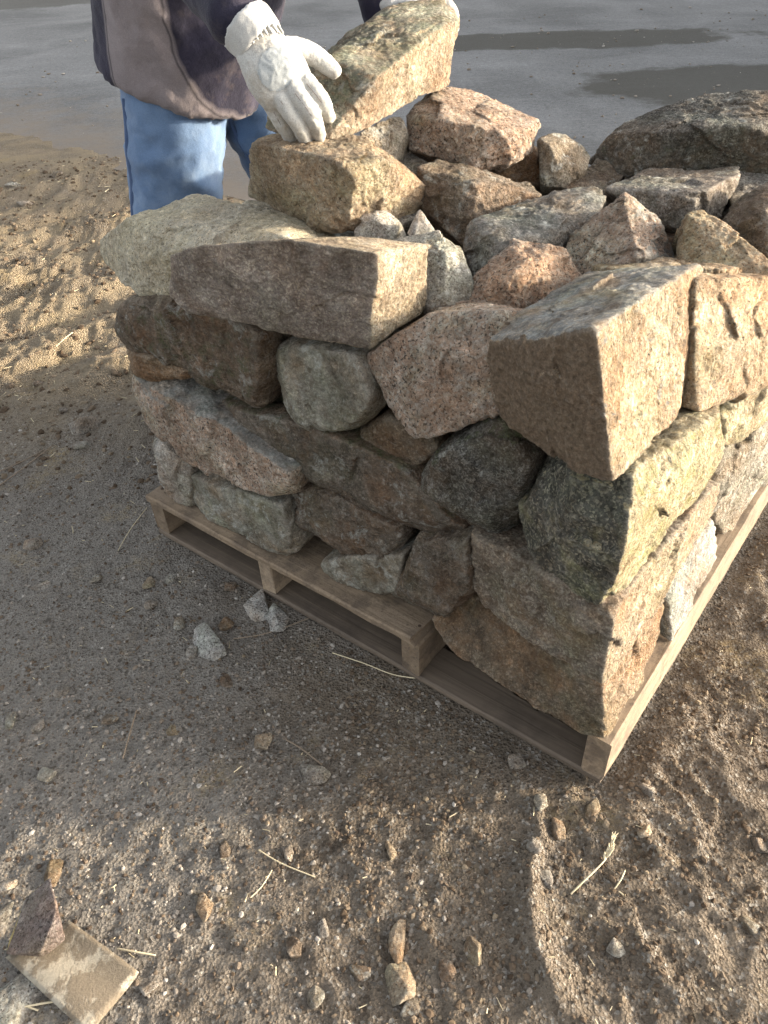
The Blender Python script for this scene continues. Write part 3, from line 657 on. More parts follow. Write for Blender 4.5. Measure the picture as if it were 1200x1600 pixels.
top('shadowed brown stone under the edge of the huge dark boulder', [(880, 294, 'd', 1.54), (935, 244, 'd', 1.60), (985, 260, 'd', 1.60), (960, 292, 'd', 1.56), (920, 316, 'd', 1.52)], 'brown', 148, n=36, p=20, push=(.05, .1, -.12))
top('flat grey slab below the right end of the huge dark boulder', [(1140, 304, 'd', 1.50), (1150, 264, 'd', 1.55), (1240, 280, 'd', 1.52), (1240, 310, 'd', 1.48), (1150, 334, 'd', 1.46)], 'slate', 149, n=30, p=26, push=(.05, .1, -.06))
# ---- rows behind the face that only show through the joints
FL = 'rough fieldstone in the inner and back rows of the stack'
k = 0
for (s, t, z, ls, lt, lz) in [(.62, .50, .13, .36, .30, .17), (.28, .52, .13, .30, .30, .16), (.98, .50, .13, .34, .34, .17), (.20, .86, .13, .34, .30, .17), (.60, .84, .13, .38, .34, .18), (1.0, .86, .13, .34, .32, .17),
                              (.60, .50, .31, .36, .32, .17), (.98, .50, .31, .36, .34, .17), (.30, .55, .30, .32, .30, .16), (.20, .86, .31, .34, .34, .17), (.60, .85, .32, .38, .32, .17), (1.0, .86, .31, .34, .32, .16),
                              (.60, .55, .49, .34, .34, .15), (.96, .52, .49, .40, .34, .17), (.24, .66, .48, .36, .30, .16), (.20, .92, .49, .34, .30, .17), (.60, .88, .50, .38, .30, .17), (.98, .86, .48, .36, .34, .17),
                              (.60, .64, .65, .36, .34, .11), (.96, .72, .66, .36, .42, .12), (.28, .72, .645, .32, .32, .12), (.34, .98, .66, .38, .22, .09)]:
    r = np.random.default_rng(500 + k); P = []
    for a in (-.5, .5):
        for c in (-.5, .5):
            for d in (0, 1): P.append(W(s + a * ls * r.uniform(.82, 1), t + c * lt * r.uniform(.82, 1), z + d * lz * r.uniform(.9, 1)))
    stone(FL, np.array(P), ['brown', 'grey', 'tan', 'green', 'pink'][k % 5], 500 + k, n=24, p=22, group='inner stones of the stack', crust=[('up', .6)], floor=DK); k += 1

# ================================================================== THE PERSON
def cloth(name, ca, cb, weave=900, rough=.9, dust=None, dust_amt=.5, bump=.35, fold=None):
    m, nt, b = new_mat(name); n = N(nt); co = n.coords()
    c = n.mix(n.ramp(n.noise(co, 9, 6, .6), [(.32, 0.), (.68, 1.)]), ca, cb)
    w = n.noise(co, weave, 2, .5); c = n.mix(.4, c, n.ramp(w, [(.3, .5), (.7, 1.4)]), 'MULTIPLY')
    if dust:
        c = n.mix(n.math('MULTIPLY', n.ramp(n.noise(co, 14, 8, .7), [(.48, 0.), (.66, 1.)]), dust_amt), c, dust)
    n.put(b.inputs['Base Color'], c); b.inputs['Roughness'].default_value = rough; b.inputs['Specular IOR Level'].default_value = .2
    b.inputs['Sheen Weight'].default_value = .15
    h = n.math('ADD', n.math('MULTIPLY', n.noise(co, 26, 5, .6), .8), n.math('MULTIPLY', w, .15))
    n.put(b.inputs['Normal'], n.bump(h, bump, .012)); return m
M['denim'] = cloth('faded_denim', (.085, .14, .245), (.135, .205, .325), 800, dust=(.25, .32, .42), dust_amt=.3)
M['seam'] = cloth('denim_seam', (.05, .08, .16), (.10, .15, .26), 700)
M['navy'] = cloth('dark_jacket_cloth', (.018, .016, .026), (.045, .038, .055), 600, dust=(.11, .085, .07), dust_amt=.35)
M['taupe'] = cloth('taupe_jacket_cloth', (.14, .115, .115), (.21, .18, .18), 600, dust=(.24, .20, .17))
M['dusty'] = cloth('dusty_jacket_cloth', (.035, .027, .03), (.075, .058, .052), 300, dust=(.26, .20, .15), dust_amt=.75)
M['glove'] = cloth('pale_work_glove_leather', (.36, .355, .335), (.43, .425, .405), 500, rough=.7, dust=(.25, .21, .155), dust_amt=.5, bump=.3)
M['cuff'] = cloth('glove_cuff_canvas', (.36, .36, .35), (.44, .44, .43), 800, dust=(.45, .40, .33), dust_amt=.3)
M['patch'] = cloth('glove_back_canvas', (.27, .29, .295), (.34, .355, .36), 900, dust=(.20, .205, .205), dust_amt=.4, bump=.15)
M['skin'] = cloth('skin', (.45, .27, .19), (.55, .34, .25), 400, rough=.6)
M['hair'] = cloth('grey_brown_hair', (.06, .045, .035), (.14, .11, .09), 900)
M['boot'] = cloth('worn_brown_boot_leather', (.07, .045, .03), (.14, .09, .06), 500, rough=.7, dust=(.25, .20, .15))

def tube(pts, rad, axis=None, seg=18, caps=True):
    """closed tube through pts; rad = radius or (half width along axis, half thickness)"""
    pts = np.asarray(pts, float); rad = [(r, r) if np.isscalar(r) else r for r in rad]
    # refine with Catmull-Rom
    P, R = [], []
    n_ = len(pts)
    for i in range(n_ - 1):
        p0, p1, p2, p3 = pts[max(i - 1, 0)], pts[i], pts[i + 1], pts[min(i + 2, n_ - 1)]
        for u in np.linspace(0, 1, 5)[:-1]:
            P.append(.5 * ((2 * p1) + (p2 - p0) * u + (2 * p0 - 5 * p1 + 4 * p2 - p3) * u * u + (3 * p1 - p0 - 3 * p2 + p3) * u ** 3))
            R.append(tuple((1 - u) * np.array(rad[i]) + u * np.array(rad[i + 1])))
    P.append(pts[-1]); R.append(rad[-1]); P = np.array(P)
    T = np.gradient(P, axis=0); T /= np.linalg.norm(T, axis=1)[:, None]
    if axis is None: axis = np.array([.3, .2, 1.0]) if abs(T[0, 2]) < .8 else np.array([1.0, 0, 0])
    if caps:      # rounded ends
        def cap(p, t, r):
            return [(p + t * math.sin(a) * min(r), tuple(np.array(r) * max(math.cos(a), .12))) for a in (.5, 1.0, 1.45)]
        a = cap(P[0], -T[0], R[0])[::-1]; z = cap(P[-1], T[-1], R[-1])
        P = np.vstack([[q[0] for q in a], P, [q[0] for q in z]]); R = [q[1] for q in a] + R + [q[1] for q in z]
        T = np.vstack([[T[0]] * 3, T, [T[-1]] * 3])
    V, F = [], []
    for p, t, r in zip(P, T, R):
        u = axis - t * np.dot(axis, t); u /= np.linalg.norm(u); v = np.cross(t, u)
        for k in range(seg):
            a = 2 * math.pi * k / seg; V.append(p + u * math.cos(a) * r[0] + v * math.sin(a) * r[1])
    m_ = len(P)
    for i in range(m_ - 1):
        for k in range(seg): F.append((i * seg + k, i * seg + (k + 1) % seg, (i + 1) * seg + (k + 1) % seg, (i + 1) * seg + k))
    F.append(tuple(range(seg - 1, -1, -1))); F.append(tuple((m_ - 1) * seg + k for k in range(seg)))
    return np.array(V), F
def fuse(tubes, voxel, it=4, fac=.5):
    """one continuous surface from overlapping tubes"""
    V, F = [], []; o = 0
    for tv, tf in tubes:
        V += [tuple(x) for x in tv]; F += [tuple(i + o for i in f) for f in tf]; o += len(tv)
    me = bpy.data.meshes.new('tmp'); me.from_pydata(V, [], F); me.update()
    ob = bpy.data.objects.new('tmp', me); COL.objects.link(ob)
    rm = ob.modifiers.new('r', 'REMESH'); rm.mode = 'VOXEL'; rm.voxel_size = voxel
    sm = ob.modifiers.new('s', 'SMOOTH'); sm.iterations = it; sm.factor = fac
    bpy.context.view_layer.update()
    ev = ob.evaluated_get(bpy.context.evaluated_depsgraph_get()); m2 = ev.to_mesh()
    v = np.empty(len(m2.vertices) * 3, np.float32); m2.vertices.foreach_get('co', v); v = v.reshape(-1, 3).astype(float)
    nr = np.empty(len(m2.vertices) * 3, np.float32); m2.vertices.foreach_get('normal', nr); nr = nr.reshape(-1, 3).astype(float)
    f = np.array([tuple(p.vertices) for p in m2.polygons if len(p.vertices) == 4])
    ev.to_mesh_clear(); bpy.data.objects.remove(ob); bpy.data.meshes.remove(me)
    return v, f, nr
def folds(v, nr, amp, freq, stretch=(1, 1, 1), seed=0):
    q = v * np.array(stretch) * freq + seed
    w = 1 - np.abs(noise3(q + .6 * np.stack([noise3(q * 1.3 + 5), noise3(q * 1.3 + 9), noise3(q * 1.3 + 13)], 1))) * 2.6
    return v + nr * (amp * w + amp * .5 * noise3(q * 2.3 + 40))[:, None]
UPV = np.array([0, 0, 1.0])
person = empty('person', W(1.50, .66, 0))
tag(person, 'person in blue jeans and dark jacket leaning over the stack, wearing pale work gloves', 'person')

# jeans: two legs and seat
RL = [W(1.50, .555, .91), W(1.515, .535, .80), W(1.55, .51, .58), W(1.57, .50, .46), W(1.60, .50, .12)]
LL = [W(1.46, .74, .91), W(1.43, .78, .80), W(1.385, .825, .58), W(1.375, .835, .46), W(1.42, .84, .12)]
v, f, nr = fuse([tube(RL, [.125, .122, .110, .103, .098], seg=20), tube(LL, [.125, .120, .106, .10, .098], seg=20),
                 tube([W(1.50, .56, .93), W(1.48, .74, .93)], [.115, .115], seg=20)], .011, 3)
v = folds(v, nr, .006, 5, (1, 1, 2.0), 3); v = folds(v, nr, .0025, 13, (1, 1, 2.2), 8)
jeans = mesh_obj('jeans', v, f, M['denim'], person)
for leg, lo, hi in ((RL, .12, .91), (LL, .12, .91)):
    pts = []
    for z in np.linspace(hi - .02, lo, 26):
        i = max(k for k in range(len(leg) - 1) if leg[k][2] >= z - 1e-6); u = (leg[i][2] - z) / (leg[i][2] - leg[i + 1][2])
        c = leg[i] * (1 - u) + leg[i + 1] * u; r = np.interp(z, [.12, .46, .58, .80, .91], [.098, .103, .110, .122, .125])
        d = (-CR * .80 - np.array([_fw[0], _fw[1], 0]) * .62) if leg is RL else (-CR * .55 - np.array([_fw[0], _fw[1], 0]) * .83)
        d = d / np.linalg.norm(d)
        j = np.argmin(((v - (c + d * r)) ** 2).sum(1)); pts.append(v[j] + d * .0005)
    pts = np.array(pts); pts = np.vstack([pts[:1], (pts[:-2] + pts[1:-1] * 2 + pts[2:]) / 4, pts[-1:]])
    tv, tf = tube(pts, [(.006, .0022)] * len(pts), axis=CR, seg=8); mesh_obj('side_seam', tv, tf, M['seam'], jeans)
for leg in (RL, LL):
    a = leg[-1]; v2, f2, n2 = fuse([tube([a + UPV * .05, a - UPV * .06], [.062, .060]), tube([a - UPV * .07 + PA * .05, a - UPV * .075 - PA * .08, a - UPV * .08 - PA * .17], [(.045, .05), (.050, .042), (.044, .034)], axis=PB)], .010, 3)
    v2[:, 2] = np.maximum(v2[:, 2], .0); mesh_obj('boot', v2, f2, M['boot'], person)

# jacket: torso and two sleeves
JT = [W(1.53, .61, .915), W(1.51, .615, 1.0), W(1.45, .62, 1.12), W(1.36, .62, 1.28), W(1.29, .62, 1.42), W(1.25, .62, 1.50)]
JR = [(.212, .190), (.215, .188), (.235, .185), (.235, .165), (.215, .13), (.10, .085)]
tv, tf = tube(JT, JR, axis=PB, seg=30, caps=False)
q = np.array([STZ(x) for x in tv]); low = smooth(1.06, .90, q[:, 2])
tv[:, 2] += .24 * (q[:, 0] - 1.53) * low                         # hem hangs lower in front
R_sh, R_el, R_wr = W(1.27, .42, 1.42), at(292, -84, 'd', 1.45), at(366, 22, 'd', 1.30)
L_sh, L_el, L_wr = W(1.27, .82, 1.42), W(1.17, .93, 1.20), at(598, 8, 'd', 1.70)
sl_r = tube([W(1.29, .50, 1.42), R_sh, (R_sh + R_el) / 2 - PB * .01, R_el, R_el * .45 + R_wr * .55, R_wr], [.085, .082, .074, .066, .056, .048])
sl_l = tube([W(1.29, .74, 1.42), L_sh, (L_sh + L_el) / 2 + PB * .01, L_el, L_el * .45 + L_wr * .55, L_wr], [.085, .082, .074, .068, .058, .052])
v, f, nr = fuse([(tv, tf), sl_r, sl_l], .0115, 3)
v = folds(v, nr, .005, 8, (1, 1, .7), 21); v = folds(v, nr, .002, 24, (1, 1, 1), 25)
q = (v - PN) @ PM.T
qv = (v - PN) @ PM.T; lean = np.interp(qv[:, 2], [.9, 1.0, 1.12, 1.28, 1.42], [1.53, 1.51, 1.45, 1.36, 1.29]); ds = qv[:, 0] - lean
arm = np.minimum.reduce([np.linalg.norm(v - (R_el * (1 - u) + R_wr * u), axis=1) for u in (0, .25, .5, .75, 1)])
pan = np.minimum.reduce([(nr @ (-PB) + .05) * .3, ds + .15 - .25 * (qv[:, 2] - 1.0), .015 - ds + .15 * (qv[:, 2] - 1.0), (arm - .10)])
jm, nt, b = new_mat('work_jacket'); n = N(nt); co = n.coords()
def weave(ca, cb, sc): return n.mix(.4, n.mix(n.ramp(n.noise(co, sc, 6, .6), [(.35, 0.), (.65, 1.)]), ca, cb), n.ramp(n.noise(co, 650, 2, .5), [(.3, .5), (.7, 1.4)]), 'MULTIPLY')
c = n.mix(n.ramp(n.attr('panel'), [(.497, 0.), (.503, 1.)]), weave((.013, .012, .024), (.030, .027, .048), 7), weave((.17, .145, .15), (.23, .20, .205), 8))
ln = n.ramp(n.math('ABSOLUTE', n.math('SUBTRACT', n.attr('panel'), .506)), [(.0, .8), (.0025, 0.)]); c = n.mix(ln, c, (.02, .018, .024))       # seam of the panel
c = n.mix(n.math('MULTIPLY', n.ramp(n.noise(co, 13, 8, .72), [(.52, 0.), (.68, 1.)]), n.attr('dusty')), c, (.20, .155, .12))
n.put(b.inputs['Base Color'], c); b.inputs['Roughness'].default_value = .85; b.inputs['Sheen Weight'].default_value = .1; b.inputs['Specular IOR Level'].default_value = .2
n.put(b.inputs['Normal'], n.bump(n.math('ADD', n.math('MULTIPLY', n.noise(co, 18, 5, .6), .9), n.math('MULTIPLY', n.noise(co, 650, 2, .5), .12)), .5, .014))
jacket = mesh_obj('jacket', v, f, jm, person)
float_attr(jacket, 'panel', .5 + pan); float_attr(jacket, 'dusty', smooth(-.02, -.12, ds) * smooth(1.2, 1.1, qv[:, 2]) * .2 + .0)
# head and neck, looking down at the stone
hc = W(1.17, .62, 1.655); fd = -PA * .86 - UPV * .51; fu = np.cross(PB, fd); fu = fu if fu[2] > 0 else -fu
v, f, nr = fuse([tube([W(1.26, .62, 1.46), W(1.20, .62, 1.58)], [.062, .058]), tube([hc + fu * .055 + PA * .01, hc, hc - fu * .07 + fd * .03], [.085, .088, .055]),
                 tube([hc + fd * .085 + fu * .01, hc + fd * .112 - fu * .028], [.012, .017]), tube([hc + fd * .078 - fu * .06 - PB * .02, hc + fd * .078 - fu * .06 + PB * .02], [.014, .014]),
                 tube([hc + PB * .088 + fu * .02, hc + PB * .090 - fu * .03], [.012, .016]), tube([hc - PB * .088 + fu * .02, hc - PB * .090 - fu * .03], [.012, .016])], .007, 2)
mesh_obj('head', v, f, M['skin'], person)
v, f, nr = fuse([tube([hc + fu * .065 + PA * .022, hc + fu * .02 + PA * .035, hc - fu * .03 + PA * .04], [.088, .086, .062])], .009, 2)
mesh_obj('hair', folds(v, nr, .004, 40), f, M['hair'], person)
for sg in (-1, 1):
    e = hc + fd * .083 + fu * .012 + PB * .032 * sg; tv, tf = tube([e - PB * .006, e + PB * .006], [.009, .009], seg=10); mesh_obj('eye', tv, tf, M['seam'], person)

# right glove: palm, thumb and four fingers closing on the stone
def A(x, y, d): return at(x, y, 'd', d)
wid = A(482, 124, 1.335) - A(420, 157, 1.335); wid /= np.linalg.norm(wid)
fing = [  # root inside the palm, knuckle, middle joint, tip (pixel, depth), radii
    ([(455, 118, 1.320), (481, 130, 1.318), (503, 158, 1.330), (514, 182, 1.362)], [.017, .0150, .0140, .0112]),
    ([(446, 124, 1.318), (463, 145, 1.310), (488, 180, 1.328), (499, 212, 1.372)], [.017, .0152, .0143, .0115]),
    ([(432, 130, 1.322), (441, 158, 1.316), (465, 194, 1.338), (479, 220, 1.378)], [.017, .0146, .0136, .0110]),
    ([(420, 132, 1.332), (421, 158, 1.332), (440, 194, 1.352), (457, 220, 1.388)], [.016, .0132, .0122, .0104])]
tubes = [tube([A(399, 62, 1.298), A(412, 84, 1.300), A(430, 112, 1.305), A(448, 140, 1.322)], [(.040, .029), (.045, .029), (.053, .028), (.050, .021)], axis=wid, seg=24)]
for jp, rr in fing: tubes.append(tube([A(*j) for j in jp], rr, seg=14))
tubes.append(tube([A(426, 82, 1.315), A(462, 78, 1.325), A(492, 88, 1.338), (A(521, 110, 1.352))], [.022, .0195, .0175, .0135], seg=14))
v, f, nr = fuse(tubes, .0024, 2, .35)
v = folds(v, nr, .0009, 50, (1, 1, 1), 4); v = folds(v, nr, .0004, 140, (1, 1, 1), 9)
glove = mesh_obj('glove', v, f, M['glove'], person)
# canvas panel on the back of the hand, its grubby print, gathered wrist, cuff
bk = -np.array(_fw)
pc = A(428, 112, 1.30); m_ = np.array([project(x) for x in v]); sel = (((m_[:, 0] - 432) / 30) ** 2 + ((m_[:, 1] - 108) / 36) ** 2 < 1) & (nr @ bk > .35)
fs = f[sel[f].all(1)]; used = np.unique(fs); mp = -np.ones(len(v), int); mp[used] = np.arange(len(used))
pn = mesh_obj('back_panel', v[used] + nr[used] * .0012, mp[fs], M['patch'], glove)
c0, c1 = A(381, 37, 1.292), A(409, 68, 1.298)
cv, cf, cn = fuse([tube([c0, c0 * .5 + c1 * .5, c1], [(.0475, .047), (.046, .044), (.044, .039)], axis=wid, seg=28, caps=False)], .004, 2)
mesh_obj('glove_cuff', folds(cv, cn, .0014, 30), cf, M['cuff'], glove)
for k in range(9):      # elastic gathers across the wrist
    u = (k - 4) / 4.6; p = c1 + wid * .040 * u + bk * (.034 * math.sqrt(max(0, 1 - u * u)) + .001)
    d = A(417, 80, 1.30) - c1; d /= np.linalg.norm(d); tv, tf = tube([p - d * .001, p + d * .010], [.0030, .0022], seg=8); mesh_obj('wrist_gather', tv, tf, M['glove'], glove)
# left glove on the far end of the stone
lw = A(600, 10, 1.69); wl_ = PB * .5 + CR * .6; wl_ /= np.linalg.norm(wl_)
tubes = [tube([lw, A(618, 8, 1.685), A(640, 2, 1.70)], [(.040, .028), (.048, .026), (.048, .020)], axis=wl_, seg=22)]
for k in range(4):
    r0 = A(634, 0, 1.70) + wl_ * (k - 1.5) * .024
    tubes.append(tube([r0, r0 - PA * .045 + UPV * .004, r0 - PA * .075 - UPV * .022 + PB * .01, r0 - PA * .082 - UPV * .05 + PB * .012], [.0155, .015, .014, .0115], seg=12))
tubes.append(tube([A(612, 10, 1.68), A(628, 14, 1.655), A(646, 10, 1.64)], [.018, .017, .0135], seg=12))
v, f, nr = fuse(tubes, .0032, 3, .4); glove2 = mesh_obj('glove', folds(v, nr, .0011, 60), f, M['glove'], person)
cv, cf, cn = fuse([tube([A(588, 6, 1.70), A(608, 9, 1.687)], [(.046, .044), (.043, .038)], axis=wl_, seg=24, caps=False)], .0045, 2)
mesh_obj('glove_cuff', cv, cf, M['cuff'], glove2)
for jp, rr in fing:      # stitched seams along the backs of the fingers
    P_ = [A(*j) for j in jp[1:]]; P_ = [p + (CAM_O - p) / np.linalg.norm(CAM_O - p) * (r_ + .0002) - wid * r_ * .15 for p, r_ in zip(P_, rr[1:])]
    tv, tf = tube(P_, [.0006] * 3, seg=6); mesh_obj('stitching', tv, tf, M['taupe'], glove)

# ================================================================== ON THE GROUND
def gh(x, y): return float(ground_h(np.array([x]), np.array([y]))[0])
def on_ground(px, py):
    p = at(px, py, 'z', 0.0)
    for _ in range(3): p = at(px, py, 'z', gh(p[0], p[1]))
    return p
M['chip'] = granite('dusty_granite_chip', (.30, .265, .225), (.44, .41, .37), (.52, .50, .46), (.16, .125, .095), (.25, .205, .16), dark=.18, stain=(.20, .15, .105), stain_amt=.6)
M['white'] = granite('pale_broken_granite', (.42, .40, .37), (.58, .56, .53), (.66, .65, .62), (.3, .28, .25), (.45, .42, .38), dark=.2, stain=(.36, .32, .27), patina=.4)
DG = 'loose stones lying on the dirt'
def pebble(label, px, py, w, h, mat, seed, rise=.6, ang=0.0, name='loose_stone', n=16, group=DG, sc=.9, **kw):
    """w, h: size in the picture of a 1200 x 1600 photograph"""
    c = on_ground(px, py); d = float((c - CAM_O) @ _fw); a = w * d / FOC / 2; b2 = h * d / FOC / 2 / .80
    r = np.random.default_rng(seed); P = []
    a *= sc; b2 *= sc
    for k in range(14):
        q = r.normal(size=3); q /= np.abs(q).max() ** .6 * np.linalg.norm(q) ** .4
        q = np.array([q[0] * a, q[1] * b2, q[2] * min(a, b2) * rise])
        ca, sa = math.cos(ang), math.sin(ang); P.append(c + np.array([q[0] * ca - q[1] * sa, q[0] * sa + q[1] * ca, q[2] + min(a, b2) * rise * .2]))
    kw.setdefault('chips', 3); kw.setdefault('crust', [('all', .42)]); mat = {'grey': 'chip'}.get(mat, mat)
    return stone(label, np.array(P), mat, seed, n=n, name=name, group=group, **kw)
pebble('pale jagged granite chip lying apart on the dirt near the reddish pebble', 328, 1006, 44, 56, 'white', 301, sc=1.12, crust=[('all', .1)], n=26, p=30, ang=.3)
pebble('tall pale granite chip leaning close to the pallet edge', 402, 956, 42, 64, 'white', 302, sc=1.12, crust=[('all', .1)], n=26, p=30)
pebble('rounded grey chip beside the tall pale chip', 433, 966, 36, 46, 'white', 303, sc=1.12, crust=[('all', .1)], n=22, p=24)
pebble('small reddish pebble between the pale granite chips', 354, 976, 28, 26, 'iron', 304)
pebble('long pale chip alone on the brown dirt', 491, 1211, 60, 36, 'grey', 305, n=24, p=28, ang=-.5)
pebble('round pale pebble out on the smooth dirt', 51, 855, 34, 28, 'grey', 306, p=12)
pebble('flat pale flake on the smooth dirt', 63, 920, 42, 20, 'grey', 307, rise=.4, ang=.4)
pebble('flat grey flake tilted up in the stack shadow', 131, 666, 54, 34, 'grey', 308, rise=.7, ang=.7, n=22, p=36)
pebble('small pale chip beside the tilted flake', 128, 698, 34, 16, 'grey', 309)
pebble('long brown stone lying in the low sun', 624, 1477, 40, 72, 'tan', 310, n=24, p=16, ang=-.15)
pebble('broad brown stone beside the long brown stone', 624, 1541, 56, 58, 'tan', 311, n=26, p=20)
pebble('tan stone standing in the pale dust', 320, 1416, 28, 44, 'tan', 312, p=18)
pebble('rusty pointed pebble at the rut ridge', 871, 1296, 26, 34, 'iron', 313, p=20)
pebble('rusty angular pebble by the pallet corner', 926, 1264, 24, 34, 'iron', 314, ang=-.4)
pebble('white crumbly chip under the pallet edge', 808, 1192, 32, 26, 'grey', 315)
pebble('smooth tan pebble at the far side of the rut', 739, 1488, 30, 40, 'tan', 316, p=14)
pebble('round brown pebble half sunk by the dust drift', 460, 1481, 26, 30, 'brown', 317, p=12)
pebble('tan chip among fine gravel', 412, 1160, 36, 26, 'tan', 318)
pebble('brown lump near the offcut board', 84, 1366, 30, 44, 'iron', 319, p=16)
pebble('white chip beside the purple wedge stone', 8, 1388, 28, 20, 'grey', 320)
pebble('mottled grey cobble in the fine gravel', 75, 1213, 38, 28, 'green', 321, p=14)
for k, (x, y, w, h) in enumerate([(96, 1082, 28, 22), (15, 1126, 28, 34), (60, 1134, 22, 20), (172, 1126, 22, 18), (233, 912, 28, 30), (235, 945, 24, 18), (362, 918, 36, 20), (270, 905, 26, 18), (280, 975, 22, 30), (300, 1018, 18, 24),
                                  (355, 1065, 26, 20), (270, 1145, 14, 12), (506, 1448, 16, 26), (560, 1520, 40, 18), (835, 1322, 24, 20), (842, 1255, 26, 22), (850, 1376, 16, 16), (700, 1515, 20, 22), (610, 1330, 14, 18), (1012, 1236, 18, 14), (1170, 1445, 34, 26), (1190, 1320, 30, 30), (495, 1560, 26, 22), (450, 1330, 16, 22), (350, 1330, 16, 18), (1005, 1300, 14, 12), (960, 1480, 22, 18), (640, 1580, 24, 18), (232, 1545, 30, 16), (150, 905, 14, 14), (100, 640, 20, 12), (60, 600, 26, 16), (125, 545, 24, 18), (40, 320, 40, 24), (90, 275, 30, 20), (20, 290, 36, 22)]):
    pebble('small loose stone scattered on the trodden dirt', x, y, w, h, ['grey', 'green', 'grey', 'brown', 'tan', 'grey', 'brown'][k % 7], 330 + k, n=10, sc=.68)
# bottom left: offcut board, wedge stone on it, broken stones
def lift(px, py, z): return at(px, py, 'z', z)
bz = .013
q = [lift(8, 1496, bz), lift(108, 1438, bz), lift(217, 1519, bz), lift(138, 1618, bz)]
c = sum(q) / 4; nseg = 14; V = []; F = []
for lay in (0, 1):
    for i in range(nseg + 1):
        for j in range(nseg + 1):
            u, w_ = i / nseg, j / nseg; p = q[0] * (1 - u) * (1 - w_) + q[1] * (1 - u) * w_ + q[2] * u * w_ + q[3] * u * (1 - w_)
            V.append(p + np.array([0, 0, -.0045 * lay + .004 * math.sin(u * 3) + .002 * math.sin(w_ * 7)]))
K = (nseg + 1) ** 2
for i in range(nseg):
    for j in range(nseg):
        a = i * (nseg + 1) + j; F.append((a, a + nseg + 1, a + nseg + 2, a + 1)); F.append((a + K, a + 1 + K, a + nseg + 2 + K, a + nseg + 1 + K))
ring = [j for j in range(nseg + 1)] + [i * (nseg + 1) + nseg for i in range(1, nseg + 1)] + [nseg * (nseg + 1) + j for j in range(nseg - 1, -1, -1)] + [i * (nseg + 1) for i in range(nseg - 1, 0, -1)]
for a, b_ in zip(ring, ring[1:] + ring[:1]): F.append((a, b_, b_ + K, a + K))
m, nt, b = new_mat('dusty_offcut'); n = N(nt); co = n.coords(False)
cc = n.mix(n.ramp(n.noise(co, 14, 6, .65), [(.35, 0.), (.65, 1.)]), (.30, .26, .195), (.39, .345, .27))
dd = n.ramp(n.noise(co, 22, 8, .7), [(.45, 0.), (.53, .95)])
cc = n.mix(dd, cc, n.mix(n.noise(co, 240, 4, .7), (.09, .068, .046), (.22, .175, .12)))
n.put(b.inputs['Base Color'], cc); b.inputs['Roughness'].default_value = .9; n.put(b.inputs['Normal'], n.bump(n.math('ADD', dd, n.noise(co, 240, 4, .7)), .5, .005))
me_o = mesh_obj('board_offcut', np.array(V), F, m); tag(me_o, 'dusty tan board offcut lying flat on the dirt', 'board')
stone('dark purple wedge stone with a yellow edge lying on the board offcut', np.vstack([vis([(10, 1490, 'z', .03), (40, 1404, 'z', .05), (78, 1372, 'z', .06), (88, 1420, 'z', .062), (103, 1468, 'z', .04), (66, 1486, 'z', .045), (70, 1496, 'z', .024)]), np.array([lift(14, 1470, .022), lift(80, 1398, .022)])]), 'iron', 391, name='loose_stone', group=DG, moss=[('right', .9)], n=34, p=34, chips=3, facet=.5)  # right face painted yellow, as the low sun would colour it
M['purple'] = granite('purple_grey_stone', (.16, .125, .12), (.24, .195, .185), (.30, .26, .24), (.12, .10, .10), (.2, .17, .165), dark=.2, moss=(.36, .28, .11))
ROCKS[-1][1].data.materials[0] = M['purple']
pebble('broken grey stone below the board offcut', 30, 1560, 90, 90, 'grey', 392, rise=.35, n=30, p=30)
pebble('grey slab edge left of the purple wedge stone', -5, 1440, 46, 70, 'grey', 393, rise=.4, n=26, p=36)

# dry grass stalk with a seed head
m, nt, b = new_mat('dry_straw'); n = N(nt); co = n.coords()
n.put(b.inputs['Base Color'], n.mix(n.noise(co, 60, 4, .6), (.42, .34, .20), (.62, .54, .38))); b.inputs['Roughness'].default_value = .8; M['straw'] = m
def gp(px, py, up=.004): return on_ground(px, py) + np.array([0, 0, up])
SP = [gp(892, 1398), gp(908, 1384, .010), gp(924, 1370, .014), gp(942, 1352, .016), gp(951, 1335, .014), gp(956, 1314, .010)]
stalk = empty('grass_stalk', SP[0]); tag(stalk, 'dry grass stalk with a seed head lying on the dirt', 'grass stalk')
tv, tf = tube(SP, [.0016, .0017, .0015, .0014, .0011, .0006], seg=8); mesh_obj('stem', tv, tf, M['straw'], stalk)
r = np.random.default_rng(9)
for k in range(22):
    u = k / 21; p = SP[3] * (1 - u) + SP[5] * u if u > .5 else SP[3] * (1 - u) + SP[5] * u
    p = p + (SP[4] - (SP[3] + SP[5]) / 2) * 4 * u * (1 - u) * .9; ax = (SP[5] - SP[3]) / np.linalg.norm(SP[5] - SP[3])
    dr = ax + r.normal(size=3) * .35; dr[2] = abs(dr[2]) * .6; dr /= np.linalg.norm(dr)
    tv, tf = tube([p, p + dr * .007, p + dr * .014], [.0008, .0022 * (1.1 - .6 * u), .0005], seg=6); mesh_obj('spikelet', tv, tf, M['straw'], stalk)
